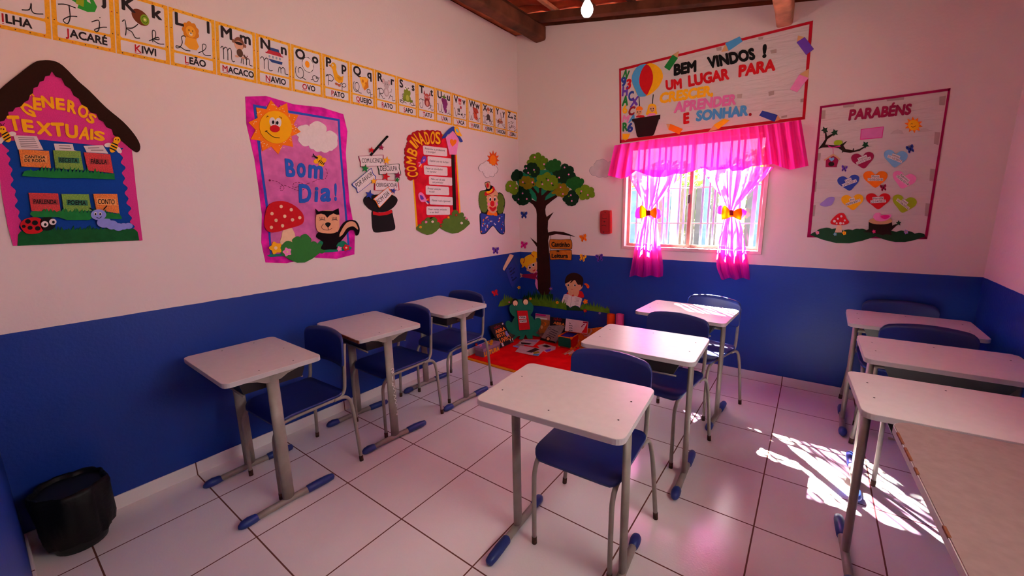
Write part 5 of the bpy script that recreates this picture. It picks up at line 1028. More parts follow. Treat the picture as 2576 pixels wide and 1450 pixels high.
for x, y, r, c, ro in ((1002, 605, 36, 'navy', -20), (428, 775, 28, 'purple', 10), (768, 942, 30, 'wine', -10)): butterfly(BW, z, x, y, r, c, None, ro, .004, t)
part('bird', t, BW, z, smooth(P('218 1080 250 1055 290 1025 342 1025 335 1065 310 1095 260 1105 222 1095')), F('lilac'), .004, .002)
ms = part('mushroom', t, BW, z, smooth(P('308 1235 340 1195 380 1165 425 1165 450 1210 470 1240 440 1262 370 1265 320 1258')), F('red'), .006, .003); part('stem', ms, BW, z, P('368 1262 402 1262 410 1330 345 1330'), F('cream'), .005, .002)
b = MB()
for x, y, r in ((402, 1190, 10), (372, 1210, 9), (342, 1232, 12), (395, 1250, 12), (432, 1225, 9), (420, 1250, 8), (362, 1250, 8)): b.poly(BW, z, ell(x, y, r, n=10), F('white'), .009, .0006)
b.build('dot_pattern', ms)
part('bush', t, BW, z, scal(P('132 1352 180 1325 240 1295 320 1300 420 1315 500 1310 560 1300 620 1310 760 1330 880 1325 960 1320 1040 1340 1125 1345 1125 1366 700 1364'), .12), F('dgreen'), .0045, .002)
st = part('tree_stump', t, BW, z, P('640 1235 840 1235 845 1270 880 1255 890 1262 850 1300 830 1320 842 1352 790 1345 760 1352 700 1340 650 1330 592 1328 640 1300'), F('dbrown'), .007, .003); part('cut_face', st, BW, z, ell(742, 1230, 103, 30), F('tan'), .010, .001); part('leaf', st, BW, z, star(900, 1248, 26, .5, 5), F('dgreen'), .01, .001)
bd = part('bird', st, BW, z, smooth(P('678 1190 700 1162 740 1160 755 1178 832 1172 825 1205 780 1230 720 1232 690 1215')), F('lpink'), .011, .002); part('wing', bd, BW, z, smooth(P('740 1190 790 1178 825 1190 780 1215')), F('hot'), .013, .001)
for x, y, r, c in ((195, 1332, 17, 'lpink'), (348, 1345, 15, 'sky'), (428, 1335, 18, 'yellow'), (685, 1322, 16, 'hot'), (965, 1325, 20, 'lilac')): flower(t, BW, z, x, y, r, c, 'yellow' if c != 'yellow' else 'red', .012)
for q in ('1255 150 1312 140 1300 225 1252 222', '1215 455 1262 460 1245 570 1205 560', '1175 775 1222 780 1205 888 1168 880', '1135 1075 1180 1080 1160 1192 1125 1185', '790 165 950 150 945 175 800 190', '415 225 520 210 510 238 420 245', '232 270 265 268 262 340 225 345', '192 640 225 640 218 705 190 705', '155 890 190 888 182 975 152 980', '152 1095 180 1090 170 1188 145 1190'): part('tape', t, BW, z, P(q), TAPE, .003, .0004)
# ================================================================ window, curtains
TRIM = mat('pink_white_window_trim', 'cfb2ae', .5, .4, var=.05); ALU = mat('brown_aluminium_sash', '9a7a6c', .4, .5, var=.1)
w1 = MB()
for lo, hi in (((WX0 - .025, -.014, WZ0 - .025), (WX1 + .025, .144, WZ0 + .004)), ((WX0 - .025, -.014, WZ1 - .004), (WX1 + .025, .144, WZ1 + .025)), ((WX0 - .025, -.014, WZ0), (WX0 + .004, .144, WZ1)), ((WX1 - .004, -.014, WZ0), (WX1 + .025, .144, WZ1))): w1.box(lo, hi, TRIM, .003)
w1 = struct(w1.build('window_1'))
gm = bpy.data.materials.new('window_glass'); gm.use_nodes = True; nt = gm.node_tree; nt.nodes.remove(nt.nodes['Principled BSDF'])
tr = nt.nodes.new('ShaderNodeBsdfTransparent'); tr.inputs[0].default_value = (.95, .97, .98, 1); gl = nt.nodes.new('ShaderNodeBsdfGlossy'); gl.inputs['Roughness'].default_value = .03; mx = nt.nodes.new('ShaderNodeMixShader'); mx.inputs[0].default_value = .05
NL(nt, tr.outputs[0], mx.inputs[1]); NL(nt, gl.outputs[0], mx.inputs[2]); NL(nt, mx.outputs[0], nt.nodes['Material Output'].inputs[0])
for x0, x1, y in ((WX0, 1.872, .05), (1.842, WX1, .075)):
    b = MB(); s = .03
    for lo, hi in (((x0, y, WZ0), (x1, y + .022, WZ0 + s)), ((x0, y, WZ1 - s), (x1, y + .022, WZ1)), ((x0, y, WZ0 + s), (x0 + s, y + .022, WZ1 - s)), ((x1 - s, y, WZ0 + s), (x1, y + .022, WZ1 - s))): b.box(lo, hi, ALU, .002)
    o = b.build('window_sash', w1); MB().box((x0 + s, y + .009, WZ0 + s), (x1 - s, y + .012, WZ1 - s), gm).build('window_pane', o)
MB().box((1.84, .036, 1.52), (1.856, .05, 1.60), mat('dark_latch', '2a1a20', .4, .5), .003).build('window_latch', w1)
BAR = mat('blue_grille_paint', 'a4c4ec', .5, .4, var=.1)
b = MB()
for x in (1.40, 1.60, 1.79, 2.0, 2.2, 2.36): b.box((x - .009, .122, WZ0), (x + .009, .132, WZ1), BAR, .002)
x = WX0 + .07
while x < WX1: b.box((x - .009, .122, WZ0), (x + .009, .134, WZ1), BAR, .001); x += .1
for q in (1.34, 1.66): b.box((WX0, .121, q - .005), (WX1, .129, q + .005), mat('white_grille_rod', 'c8d4dc', .5), .001)
b.build('window_grille', w1)
def curtain_mat(name, dif, trn, tcol, ft, fa):
    m = bpy.data.materials.new(name); m.use_nodes = True; nt = m.node_tree; nt.nodes.remove(nt.nodes['Principled BSDF'])
    d = nt.nodes.new('ShaderNodeBsdfDiffuse'); d.inputs[0].default_value = dif; t_ = nt.nodes.new('ShaderNodeBsdfTranslucent'); t_.inputs[0].default_value = trn; a = nt.nodes.new('ShaderNodeBsdfTransparent'); a.inputs[0].default_value = tcol
    tc = nt.nodes.new('ShaderNodeTexCoord'); n = nt.nodes.new('ShaderNodeTexNoise'); n.inputs['Scale'].default_value = 14; NL(nt, tc.outputs['Object'], n.inputs['Vector'])
    r = nt.nodes.new('ShaderNodeMapRange'); r.inputs[3].default_value = fa * .85; r.inputs[4].default_value = fa * 1.15; NL(nt, n.outputs['Fac'], r.inputs[0])
    m1 = nt.nodes.new('ShaderNodeMixShader'); m1.inputs[0].default_value = ft; m2 = nt.nodes.new('ShaderNodeMixShader')
    NL(nt, d.outputs[0], m1.inputs[1]); NL(nt, t_.outputs[0], m1.inputs[2]); NL(nt, r.outputs[0], m2.inputs[0]); NL(nt, m1.outputs[0], m2.inputs[1]); NL(nt, a.outputs[0], m2.inputs[2]); NL(nt, m2.outputs[0], nt.nodes['Material Output'].inputs[0]); return m
CURT = curtain_mat('sheer_hot_pink_fabric', (.92, .02, .22, 1), (.98, .10, .78, 1), (1, .62, .95, 1), .75, .12)
VAL = curtain_mat('hot_pink_valance_fabric', (.92, .02, .20, 1), (.98, .04, .55, 1), (1, .4, .85, 1), .6, .05)
BOWM = curtain_mat('orange_bow_fabric', (.95, .22, .01, 1), (1, .36, .02, 1), (1, .5, .1, 1), .5, .02)
def interp(tab, v):
    for (a, *p), (b, *q) in zip(tab, tab[1:]):
        if a <= v <= b: k = (v - a) / (b - a); return [p[i] + (q[i] - p[i]) * k for i in range(len(p))]
    return tab[-1][1:]
def panel(name, tab, seed, label, bow):
    t = thing(name, label, 'curtain', tuple(BW.cast(*zi(*bow[0]), .06)), 'pink curtains at the window')
    tab2 = smooth([(a, l) for a, l, r in tab], 6, False); tab3 = smooth([(a, r) for a, l, r in tab], 6, False)
    rd = random.Random(seed); ph = [rd.uniform(0, 6) for _ in range(4)]
    y0, y1 = tab[0][0], tab[-1][0]
    def fn(u, v):
        y = y0 + (y1 - y0) * v; l = interp(tab2, y)[0]; r = interp(tab3, y)[0]; w = (r - l) / 400
        s = u + .02 * sin(6 * v + ph[3])
        off = .062 + min(.03, .05 * w) * (sin(2 * pi * 3.5 * s + ph[0] + 1.2 * v) + .35 * sin(2 * pi * 8 * s + ph[1])) * .9 + .012 * max(0, 1 - abs(y - 800) / 120)
        return BW.cast(*zi(l + (r - l) * u, y + 8 * sin(2 * pi * 2.2 * u + ph[2]) * (v > .97)), max(.03, off))
    MB().grid(70, 90, fn, CURT).build('curtain_panel', t)
    for q in bow[1]: part('bow_loop', t, BW, zi, smooth(P(q), 2), CURT, .1, .006)
    bw_ = part('bow', t, BW, zi, smooth(P(bow[2]), 2), BOWM, .105, .012); part('bow_knot', bw_, BW, zi, P(bow[3]), F('dred'), .117, .008)
panel('curtain', [(430, 398, 872), (520, 428, 815), (600, 472, 752), (700, 530, 668), (760, 548, 615), (800, 552, 606), (850, 528, 640), (950, 492, 662), (1100, 458, 682), (1240, 434, 702), (1335, 414, 700)], 3, 'left pink sheer curtain gathered by an orange bow', ((577, 790), ('465 830 474 765 512 742 520 800 505 842', '630 760 684 780 682 830 636 846'), '505 742 530 738 568 776 596 776 642 750 640 842 598 818 568 818 505 842', '556 774 590 774 592 820 556 820'))
panel('curtain', [(405, 1012, 1645), (500, 1078, 1560), (600, 1148, 1468), (700, 1222, 1362), (760, 1246, 1318), (800, 1252, 1308), (850, 1220, 1345), (950, 1194, 1378), (1100, 1164, 1404), (1250, 1156, 1430), (1355, 1195, 1438)], 8, 'right pink sheer curtain gathered by an orange bow', ((1281, 800), ('1160 800 1165 745 1208 735 1215 800', '1350 760 1412 782 1380 835 1350 835'), '1205 745 1238 740 1270 780 1300 780 1365 755 1362 855 1300 832 1270 832 1200 852', '1264 772 1296 772 1296 818 1264 818'))
vt = P('290 222 600 175 900 138 1200 98 1500 58 1700 32 1872 6'); vb = P('232 478 290 492 345 506 400 490 470 438 560 472 620 490 722 490 800 462 870 466 960 440 1050 412 1100 440 1180 428 1265 418 1290 442 1380 430 1450 402 1560 388 1640 380 1700 405 1780 430 1935 396')
def xat(tab, u):                             # along the curve by x fraction
    x = tab[0][0] + (tab[-1][0] - tab[0][0]) * u
    return x, interp(tab, x)[0]
def valance(u, v):
    a = xat(vt, u); c = xat(vb, u); x = a[0] + (c[0] - a[0]) * v; y = a[1] + (c[1] - a[1]) * v
    off = .135 + (.012 + .016 * v) * (sin(2 * pi * 19 * u + .7 * sin(9 * u)) + .4 * sin(2 * pi * 41 * u + 2))
    return BW.cast(*zi(x, y), off)
t = thing('curtain_valance', 'gathered hot pink valance across the top of the window', 'valance', tuple(BW.cast(*zi(1080, 250), .1)))
MB().grid(220, 14, valance, VAL).build('valance_fabric', t)
p0, p1 = BW.cast(*zi(330, 235), .07), BW.cast(*zi(1860, 30), .07)
MB().tube([p0, p1], .009, mat('white_curtain_rod', 'd0c8c8', .4), 8).build('curtain_rod', t)

# ================================================================ reading corner on the floor
RUGM = mat('red_felt_rug', 'ee1218', .95, .05, var=.12, scale=8, bump=.3, bscale=300); RUGB = mat('orange_rug_border', 'e08a10', .9, .1, var=.12)
t = thing('reading_rug', 'red felt reading mat with an orange border on the floor of the corner', 'rug', (.73, -.53, 0))
Zr = PL((0, 0, .008), (0, 0, 1))
V = lambda q: [Vector((x, y, .008)) for x, y in q]
MB().slab(Zr, None, [[0, 1, 2, 3]], RUGB, 0, .007, V([(.02, -1.045), (1.46, -1.06), (1.46, -.02), (.02, -.02)])).build('border', t)
MB().slab(Zr, None, [[0, 1, 2, 3]], RUGM, 0, .003, [v + Vector((0, 0, .003)) for v in V([(.03, -1.005), (1.42, -1.02), (1.42, -.03), (.03, -.03)])]).build('felt', t)
zL = fr(1160, 800, 9.9077); zM = fr(1340, 780, 9.9077); zK = fr(1240, 740, 10.357)
def lean(A, B, tilt, h=.013):                # a plane leaning back from the floor line A-B
    a, c = FL.cast(*A, h), FL.cast(*B, h); d = (c - a).normalized(); hor = Vector((0, 0, 1)).cross(d)
    if hor.dot(CAM - a) > 0: hor = -hor
    up = Vector((0, 0, 1)) * sin(radians(tilt)) + hor * cos(radians(tilt)); n = d.cross(up)
    if n.dot(CAM - a) < 0: n = -n
    return PL(a, n)
BKB = mat('black_book_cover', '181014', .5, .4, var=.05)
def book(pl, zz, q, m, label, th=.012, cat='book', name='book'):
    o = tag(part(name, None, pl, zz, q, m, 0, th), label, cat, 'books in the reading corner')
    return o
pl = lean(zL(985, 755), zL(1320, 605), 66)
o = book(pl, zL, P('715 205 1030 95 1320 600 985 755'), BKB, 'black book reading NÃO ABRA ESTE LIVRO leaning left of the green frog')
ORT = mat('book_orange_print', 'f08a3a', .6); 
b = MB()
b.text(pl, zL, 'NÃO', (835, 290), (985, 230), (812, 232), mat('book_red_print', 'b02028', .6), .012, .0008, .0); b.text(pl, zL, 'ABRA', (865, 400), (1120, 300), (832, 320), ORT, .012, .0008, .03); b.text(pl, zL, 'ESTE', (910, 500), (1110, 425), (880, 425), ORT, .012, .0008, .03); b.text(pl, zL, 'LIVRO', (985, 630), (1250, 525), (945, 530), ORT, .012, .0008, .03); b.text(pl, zL, '!!', (1235, 610), (1310, 585), (1210, 530), F('white'), .012, .0008, 0)
b.build('cover_title', o); MB().poly(pl, zL, smooth(P('1100 350 1140 330 1160 380 1200 420 1190 470 1130 450')), F('lav'), .012, .0008).build('cover_picture', o); MB().poly(pl, zL, P('1000 640 1040 625 1075 700 1035 715'), F('white'), .012, .0008).poly(pl, zL, ell(1038, 148, 18, 24), F('white'), .012, .0008).build('cover_sticker', o)
# frog
pl = lean(zK(545, 1195), zK(1010, 1172), 82)
t = thing('frog_holder', 'big green foam frog with a red pocket tongue reading COLA CACO, leaning in the corner', 'frog cutout', tuple(FL.cast(*zK(780, 1185))))
FG = mat('frog_green_foam', '1c7058', .85, .15, var=.06, scale=20)
part('body', t, pl, zK, smooth(P('430 350 460 290 510 250 520 180 560 140 620 130 660 148 720 140 770 150 800 115 860 105 910 130 930 190 990 220 1050 300 1055 400 1020 500 980 550 1040 600 1080 680 1120 640 1180 620 1240 650 1255 760 1220 880 1150 980 1110 1020 1200 1060 1215 1110 1150 1110 1080 1090 1030 1090 1040 1160 960 1170 900 1160 850 1060 800 1170 740 1190 680 1185 710 1100 640 1110 560 1190 500 1190 500 1150 590 1080 500 1050 420 990 370 920 330 800 340 730 390 695 440 710 490 750 520 680 570 600 520 570 450 480'), 2), FG, 0, .008)
for x, y, wy, py in ((580, 215, 240, 297), (850, 188, 212, 266)):
    e = part('eye', t, pl, zK, ell(x, y, 84, 100), BK, .008, .003); part('eyeball', e, pl, zK, ell(x + 4, wy, 63, 72), F('cream'), .011, .003); part('pupil', e, pl, zK, ell(x + 10, py, 10, 14), BK, .014, .001)
MB().stroke(pl, zK, P('580 440 640 436 900 436 1000 430'), 8, F('dgreen'), .008, .001).build('mouth_line', t)
tg = part('tongue_pocket', t, pl, zK, P('630 440 900 440 970 925 690 948'), F('red'), .008, .022)
for q, w, A, B, Cc in (('676 575 862 570 868 645 682 652', 'COLA', (695, 632), (850, 628), (692, 592)), ('692 675 875 665 882 742 698 752', 'CACO', (708, 735), (868, 725), (705, 695))):
    lb_ = part('tongue_label', tg, pl, zK, P(q), F('white'), .03, .0008); MB().text(pl, zK, w, A, B, Cc, BK, .0308, .0006, .05, .2).build('lettering', lb_)
# books leaning against the wall behind
def lw(y, tilt=78): return PL((0, y, .012), (0, -sin(radians(tilt)), cos(radians(tilt))))
o = book(lw(-.05, 84), zM, P('70 85 425 130 420 270 300 560 40 520 60 240'), mat('pink_white_book_cover', 'c88a94', .5), 'pale pink book standing behind the right arm of the frog', .008)
MB().poly(lw(-.05, 84), zM, P('66 170 360 210 355 250 62 215'), F('white'), .008, .0006).poly(lw(-.05, 84), zM, P('75 95 330 125 325 160 72 135'), F('hot'), .008, .0006).build('cover_print', o)
o = book(lw(-.07, 84), zM, P('215 235 425 268 400 560 160 600'), mat('orange_brown_book_cover', 'a0602a', .5, var=.3, scale=30), 'orange-brown book between the frog and the grey storybook', .008)
MB().poly(lw(-.07, 84), zM, ell(225, 430, 28, 45), F('tan'), .008, .0006).stroke(lw(-.07, 84), zM, P('290 320 330 340 300 400'), 22, F('orange'), .008, .0006).build('cover_print', o)
pl = lw(-.08, 86)
o = book(pl, zM, P('440 175 815 225 800 560 420 520'), BKB, 'second black NÃO ABRA book, half hidden behind the grey storybook', .010)
MB().text(pl, zM, 'NÃO', (520, 260), (712, 290), (525, 195), mat('book_red_print', 'b02028'), .01, .0006, .0).text(pl, zM, 'ABRA', (510, 350), (795, 398), (520, 290), ORT, .01, .0006, .03).build('cover_title', o)
pl = lw(-.17, 76)
o = book(pl, zM, P('832 215 1378 296 1356 600 800 520'), mat('white_book_cover', 'd8c4c6', .5), 'white picture book with black words Um dois, três, salve behind the toy cube', .008)
b = MB()
for k, w in enumerate(('Um', 'dois,', 'três,', 'salve')): b.text(pl, zM, w, (905 - 3 * k, 345 + 58 * k), (905 - 3 * k + 17 * len(w) + 10, 352 + 59 * k), (908 - 3 * k, 312 + 58 * k), BK, .008, .0006, .02)
b.build('cover_title', o); MB().poly(pl, zM, P('1215 565 1280 480 1345 350 1372 330 1352 585'), F('red'), .008, .0006).poly(pl, zM, P('1250 290 1376 300 1372 340 1255 325'), F('wine'), .0082, .0006).stroke(pl, zM, P('1220 430 1240 390 1300 350'), 20, F('wine'), .0086, .0006).build('cover_picture', o)
pl = lean(zM(185, 745), zM(560, 835), 67)
o = book(pl, zM, P('470 275 600 300 795 420 570 835 185 745'), mat('grey_storybook_cover', '8a7470', .5, var=.15, scale=20), 'grey-brown storybook leaning beside the toy cube', .012)
b = MB()
for k in range(4): b.stroke(pl, zM, [(470 - 35 * k, 480 + 45 * k), (640 - 35 * k, 560 + 45 * k)], 12, BK, .012, .0006, 1)
b.stroke(pl, zM, ell(428, 460, 28, 30), 9, BK, .012, .0006, 1, True).build('cover_title', o)
MB().poly(pl, zM, P('200 690 570 800 555 835 185 745'), F('dbrown'), .012, .0005).poly(pl, zM, ell(385, 715, 62, 50), F('dbrown'), .0125, .0005).poly(pl, zM, ell(385, 722, 40, 36), F('tan'), .013, .0005).build('cover_picture', o); MB().poly(pl, zM, P('450 275 505 300 480 365 425 345'), F('tan'), .012, .0006).build('cover_sticker', o)
# magazines and sheets on the mat
def flat(zz, q, hgt, th, m, lab, extra=(), name='magazine'):
    Zp = PL((0, 0, hgt), (0, 0, 1)); o = tag(part(name, None, Zp, zz, P(q), m, 0, th), lab, 'magazine', 'magazines on the reading mat')
    if extra:
        b = MB()
        for k, (c, p_) in enumerate(extra): b.poly(Zp, zz, P(p_), F(c), th, .0004 + .0001 * k)
        b.build('page_print', o)
MAG = mat('glossy_magazine_page', 'd8b8b8', .4, .4, var=.12, scale=25)
flat(zL, '1480 560 1620 560 1540 745 1290 715 1420 640', .0115, .003, mat('brownish_page', 'a88474', .5, var=.3, scale=25), 'brownish magazine page under the other sheets on the red mat', [('lav', '1300 690 1400 700 1480 735 1400 742 1290 715')])
flat(zL, '1550 535 1970 545 1790 705 1440 640', .0148, .003, MAG, 'pinkish magazine nearest the feet of the frog', [('dbrown', '1490 610 1760 640 1700 668 1500 650'), ('lilac', '1600 560 1900 570 1880 590 1590 580')])
flat(zL, '1480 690 2090 780 1920 950 1680 910 1350 840', .018, .003, MAG, 'open magazine lying in the middle of the red mat with a blue corner', [('brown', '1610 850 1700 815 1850 750 1960 790 1760 870'), ('olive', '1790 860 1920 830 1960 870 1820 905'), ('lblue', '1790 905 1960 895 1915 948 1800 930')])
flat(zL, '1900 690 2080 640 2360 720 2345 790 2125 860 2000 800', .0115, .003, MAG, 'magazine with purple pictures lying right of the open magazine', [('brown', '2010 700 2120 670 2240 720 2140 740'), ('purple', '2080 800 2250 770 2220 830 2130 850')])
flat(zM, '865 1080 1010 1000 1060 1060 960 1130', .0115, .003, MAG, 'small pink sheet on the mat in front of the toy cube')
flat(zM, '1190 870 1330 870 1500 930 1400 990 1160 960', .0115, .003, mat('grey_page', '8a807e', .5, var=.3, scale=30), 'grey sheet between the toy cube and the middle desk')
# boxes
def obox(A, B, Cc, h, z0=.0115):
    a, b_, c = (FL.cast(*q, z0) for q in (A, B, Cc)); e1 = (a - b_); e2 = c - b_; n2 = e2.normalized(); L_ = e1.length; e1 = e1 - n2 * e1.dot(n2); e1 = e1.normalized() * min(L_, .2)
    return b_, e1, e2, Vector((0, 0, h))
def hexa(o, e1, e2, e3, m, b=None, bev=0.0):
    b = b or MB(); M = Matrix(((e1.x, e2.x, e3.x, o.x), (e1.y, e2.y, e3.y, o.y), (e1.z, e2.z, e3.z, o.z), (0, 0, 0, 1)))
    bm = bmesh.new(); bmesh.ops.create_cube(bm, size=1)
    for q in bm.verts: q.co = M @ (q.co + Vector((.5, .5, .5)))
    bmesh.ops.recalc_face_normals(bm, faces=bm.faces[:])
    if bev: bmesh.ops.bevel(bm, geom=bm.edges[:], offset=bev, segments=3, affect='EDGES')
    bm.verts.index_update(); b.add([q.co.copy() for q in bm.verts], [[q.index for q in g.verts] for g in bm.faces], m); bm.free(); return b
o, e1, e2, e3 = obox(zL(305, 968), zL(562, 990), zL(965, 800), .078)
t = thing('book_box', 'lilac cardboard box with the word LEITURA and flowers on its lid', 'box', tuple(o))
BXM = mat('lilac_box_card', '8a6a80', .8, .2, var=.08); hexa(o, e1, e2, e3, BXM).build('box_body', t)
ld = hexa(o - e1 * .02 - e2 * .02 + Vector((0, 0, .062)), e1 * 1.04, e2 * 1.04, Vector((0, 0, .03)), mat('lilac_box_lid', 'a07a9a', .8, .2, var=.08)).build('lid', t)
n = e2.cross(Vector((0, 0, 1))); n = n if n.dot(CAM - o) > 0 else -n
pf = PL(o, n); MB().text(pf, zL, 'LEITURA', (585, 968), (960, 812), (575, 868), mat('yellow_orange_letters', 'f0a828', .7), .001, .003, .05).build('lettering', t)
Zp = PL(o + Vector((0, 0, .0925)), (0, 0, 1))
for x, y, r, c in ((640, 620, 60, 'yellow'), (745, 640, 50, 'yellow'), (765, 580, 45, 'yellow'), (380, 665, 40, 'red'), (490, 685, 42, 'lpink')): flower(t, Zp, zL, x, y, r * .9, c, 'orange', .0, 'foam_flower')
for x, y, c, lab in ((715, 505, 'olive', 'olive paper ball behind the LEITURA box'), (890, 525, 'tan', 'tan paper ball behind the LEITURA box')):
    q = FL.cast(*zL(x, y), .05); q.x = max(q.x, .03); rd = random.Random(x)
    tag(MB().lathe([(.004, 0), (.017, .006), (.022, .02), (.015, .034), (.003, .04)], (q.x, q.y, .0116), F(c), 12, lambda a, j: .003 * sin(3 * a + j * 2)).build('paper_ball'), lab, 'paper ball', 'paper balls in the corner')
o, e1, e2, e3 = obox(zM(632, 935), zM(962, 988), zM(1165, 850), .125)
t = thing('toy_cube', 'open red and green fabric toy cube with orange corners on the mat', 'toy cube', tuple(o))
CR = mat('red_cube_fabric', 'cc1a14', .85, .15, var=.08)
sc_ = [(o, e1, e2 * .07, e3), (o + e2 * .93, e1, e2 * .07, e3), (o, e1 * .07, e2, e3), (o + e1 * .93, e1 * .07, e2, e3), (o, e1, e2, e3 * .08)]
b = MB()
for q in sc_: hexa(*q, CR, b)
b.build('cube_walls', t)
n = e1.cross(Vector((0, 0, 1))).normalized(); n = n if n.dot(CAM - o) > 0 else -n
part('green_panel', t, PL(o, n), zM, smooth(P('645 680 690 660 900 700 940 715 945 940 920 950 690 900 640 890'), 2), mat('green_cube_fabric', '1e5a4c', .85, .15), .001, .004)
b = MB(); hexa(o + e1 * .08 + e2 * .08 + e3 * .1, e1 * .84, e2 * .84, e3 * .86, mat('blue_cube_lining', '3a2f9a', .85, .15), b); b.build('lining', t)
for i, (u, v, w) in enumerate(((0, 0, 1), (1, 0, 1), (0, 1, 1), (1, 1, 1), (0, 0, 0), (1, 0, 0), (0, 1, 0))):
    q = o + e1 * (.04 + .92 * u) + e2 * (.04 + .92 * v) + e3 * (.1 + .88 * w)
    MB().lathe([(.002, -.016), (.012, -.011), (.0165, 0), (.012, .011), (.002, .016)], tuple(q), F('orange'), 14).build('corner_knob', t)
b = MB()
for a, c in (((0, 0), (1, 0)), ((1, 0), (1, 1)), ((1, 1), (0, 1)), ((0, 1), (0, 0))): b.tube([o + e1 * a[0] + e2 * a[1] + e3, o + e1 * c[0] + e2 * c[1] + e3], .006, F('orange'), 8)
b.build('rim_piping', t)
# foam rolls standing against the wall
for x0, x1, c, lab in ((1845, 2056, 'e84a08', 'orange foam sheet roll standing against the blue wall'), (2060, 2284, 'e0559a', 'pink foam sheet roll standing right of the orange roll')):
    q = PL((0, -.06, 0), (0, -1, 0)).cast(*zM((x0 + x1) / 2, 110)); r = .043
    m = mat('roll_' + c, c, .8, .2, var=.05); h = q.z
    sp = [(q.x + (r - .0035 * k / 8) * cos(k * pi / 8), -.06 + (r - .0035 * k / 8) * sin(k * pi / 8)) for k in range(52)]
    b = MB(); k = len(sp); pts = [Vector((x, y, .012)) for x, y in sp] + [Vector((x, y, h)) for x, y in sp]
    b.add(pts, [[i, i + 1, k + i + 1, k + i] for i in range(k - 1)], m, True)
    md = tag(b.build('foam_roll'), lab, 'foam roll', 'foam rolls'); s_ = md.modifiers.new('thickness', 'SOLIDIFY'); s_.thickness = .002
# orange patterned cloth along the wall
om = bpy.data.materials.new('orange_patterned_cloth'); om.use_nodes = True; nt = om.node_tree; p = nt.nodes['Principled BSDF']; p.inputs['Roughness'].default_value = .95
tc = nt.nodes.new('ShaderNodeTexCoord'); vo = nt.nodes.new('ShaderNodeTexVoronoi'); vo.inputs['Scale'].default_value = 16; cr = nt.nodes.new('ShaderNodeValToRGB'); NL(nt, tc.outputs['Object'], vo.inputs['Vector']); NL(nt, vo.outputs['Distance'], cr.inputs[0])
e = cr.color_ramp.elements; e[0].position = .12; e[0].color = lin('8a3a10'); e[1].position = .3; e[1].color = lin('e08018'); e2_ = e.new(.62); e2_.color = lin('d06a10'); e3_ = e.new(.75); e3_.color = lin('c8a090'); NL(nt, cr.outputs[0], p.inputs['Base Color'])
def cloth(u, v):
    x = .80 + u * .31; s = v * .62
    if s < .34: y, zc = -.40 + s, .0125 + .006 * sin(9 * u * 3)
    else: k = min(1, (s - .34) / .28); y, zc = -.06 + .03 * k, .0125 + .22 * k * (1 - .1 * sin(5 * u)) + .004
    return (x + .01 * sin(8 * v), y, zc + .012 * max(0, 1 - abs(s - .34) / .06))
o = MB().grid(30, 40, cloth, om).build('floor_cloth'); tag(o, 'orange patterned cloth lying up against the blue wall behind the toy cube', 'cloth'); s_ = o.modifiers.new('thickness', 'SOLIDIFY'); s_.thickness = .003
# ================================================================ bulb
d = (FW + RT * ((1477 - 1288) / FPX) - UP * ((24 - 725) / FPX)).normalized(); q = CAM + d * 2.55
t = thing('light_bulb', 'lit white bulb hanging from the roof timbers', 'light bulb', tuple(q))
em = bpy.data.materials.new('lit_bulb'); em.use_nodes = True; nt = em.node_tree; p = nt.nodes['Principled BSDF']; p.inputs['Base Color'].default_value = (1, 1, 1, 1); p.inputs['Emission Color'].default_value = (1.0, .95, .9, 1); p.inputs['Emission Strength'].default_value = 130
MB().lathe([(.004, -.034), (.018, -.03), (.0275, -.016), (.03, 0), (.026, .016), (.018, .03), (.015, .036)], tuple(q), em, 24).build('bulb_globe', t)
MB().lathe([(.014, .036), (.0165, .04), (.0165, .075), (.012, .085), (.004, .09)], tuple(q), mat('black_lamp_socket', '1a1716', .5), 16).build('socket', t)
MB().tube([q + Vector((0, 0, .088)), q + Vector((.002, 0, .3)), Vector((q.x + .004, q.y, roofz(q.x) + .09))], .003, mat('black_cable', '1a1716', .5), 6).build('cable', t)

# ================================================================ outside
struct(MB().box((-30, -40, -.25), (34, .15, -.12), mat('grey_yard_soil', '8a8478', .95, .1, var=.2, scale=2)).build('yard'))  # neutral grey soil, keeps orange bounce light out of the room
struct(MB().box((-30, .15, -.25), (34, 45, -.12), mat('sandy_ground', '8a6c4a', .95, .1, var=.25, scale=2)).build('ground'))
t = thing('fence', 'weathered grey and blue plank fence behind the window', 'fence', (1.8, 3.2, -.12))
rd = random.Random(12); ms_ = [mat('plank_' + c, c, .85, .2, var=.25, scale=9, bump=.3, bscale=30) for c in ('46525e', '343436', '30486a', '3c342e', '525c62', '282c30')]
x = -1.6; b = MB()
while x < 6:
    w = rd.uniform(.09, .16); b.box((x, 3.2 + rd.uniform(-.01, .01), -.12), (x + w - .008, 3.222, rd.uniform(1.78, 1.95)), rd.choice(ms_), .002); x += w
b.build('plank_panel', t)
for h in (.5, 1.45): MB().box((-1.6, 3.225, h), (6, 3.265, h + .06), ms_[1], .004).build('rail', t)
LEAF = mat('outdoor_leaves', '5f8a2c', .7, .3, var=.5, scale=3); BARK = mat('outdoor_bark', '6a5038', .9, .1, var=.3)
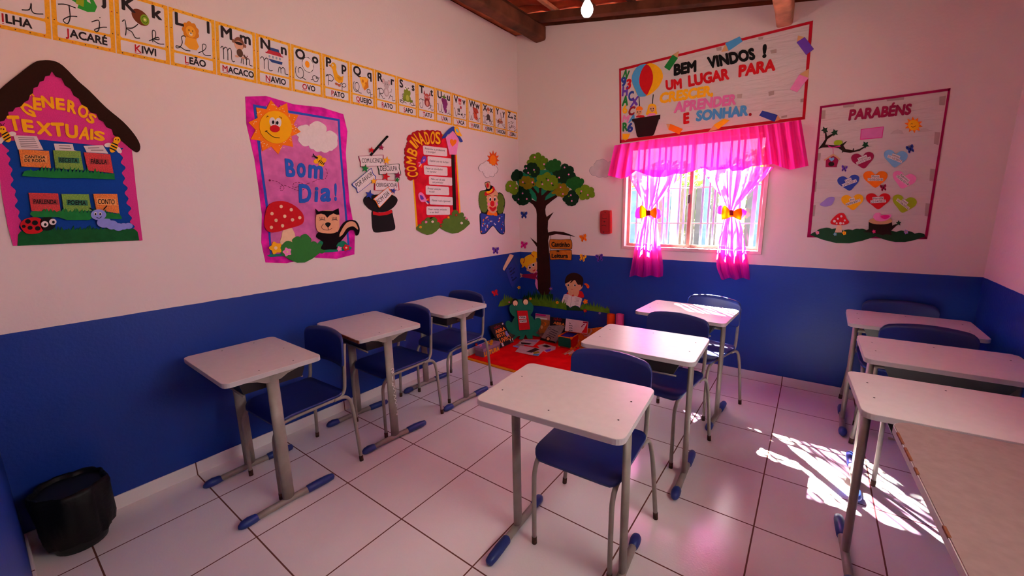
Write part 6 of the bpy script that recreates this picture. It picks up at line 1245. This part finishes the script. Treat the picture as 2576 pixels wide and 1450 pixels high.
def tree(x, y, h, r, n, seed, label):
    t = thing('tree', label, 'tree', (x, y, -.12), 'trees behind the fence'); rd = random.Random(seed)
    MB().tube([(x, y, -.12), (x + .05, y, h * .4), (x - .05, y, h * .8)], [.12, .09, .04], BARK, 8).build('trunk', t)
    b = MB(); v = []; f = []
    for i in range(n):
        while True:
            c = Vector((rd.uniform(-1, 1), rd.uniform(-1, 1), rd.uniform(-1, 1)))
            if .3 < c.length < 1: break
        c = Vector((x + c.x * r, y + c.y * r, h * .68 + c.z * h * .34)); a = Vector((rd.gauss(0, 1), rd.gauss(0, 1), rd.gauss(0, 1))).normalized(); u = a.orthogonal().normalized(); w = a.cross(u); s = rd.uniform(.04, .09); k = len(v)
        v += [c + u * s, c + w * s * .5, c - u * s, c - w * s * .5]; f.append([k, k + 1, k + 2, k + 3])
    b.add(v, f, LEAF); b.build('foliage', t)
tree(.3, 4.6, 2.35, .8, 2600, 1, 'leafy tree beyond the fence, left in the window'); tree(1.75, 6.2, 2.6, 1.0, 2600, 2, 'leafy tree beyond the fence in the middle of the window'); tree(3.55, 2.6, 1.95, .36, 1500, 3, 'leafy bush tree in front of the fence, right in the window')
t = thing('tree', 'unseen tree with a leafy branch added to break up sunlight, high outside left of the window', 'tree', (-.9, 2.5, -.12))  # out of view, leaves set in the sun path to trim the floor patch
MB().tube([(-.9, 2.5, -.12), (-.88, 2.45, 2), (-.7, 2.4, 3.4), (-.2, 2.3, 3.95), (.6, 2.25, 4.2)], [.1, .09, .07, .04, .015], BARK, 8).build('trunk', t)
b = MB(); v = []; f = []; rd = random.Random(31)
for i in range(560):
    c = Vector((.76 + rd.gauss(0, .10), 2.25 + rd.gauss(0, .15), 4.2 + rd.gauss(0, .24))) if i < 430 else Vector((-.2 + rd.gauss(0, .32), 2.3 + rd.gauss(0, .2), 4.2 + rd.gauss(0, .3)))
    a = Vector((rd.gauss(0, 1), rd.gauss(0, 1), rd.gauss(0, 1))).normalized(); u = a.orthogonal().normalized(); w = a.cross(u); s = rd.uniform(.03, .07); k = len(v)
    v += [c + u * s, c + w * s * .5, c - u * s, c - w * s * .5]; f.append([k, k + 1, k + 2, k + 3])
b.add(v, f, LEAF); b.build('foliage', t)
t = thing('house', 'neighbouring house with an orange tiled roof beyond the fence', 'house', (4.6, 9, -.12))
MB().box((3.0, 8.4, -.12), (7.4, 11, 1.75), mat('house_plaster', 'd8c8b0', .9, .1)).build('wall', t)
b = MB(); b.add([(2.7, 8.0, 1.7), (7.7, 8.0, 1.7), (7.7, 9.7, 2.5), (2.7, 9.7, 2.5), (2.7, 11.4, 1.7), (7.7, 11.4, 1.7)], [[0, 1, 2, 3], [3, 2, 5, 4], [0, 3, 4], [1, 5, 2]], CLAY); b.build('roof', t)
bpy.context.view_layer.update()
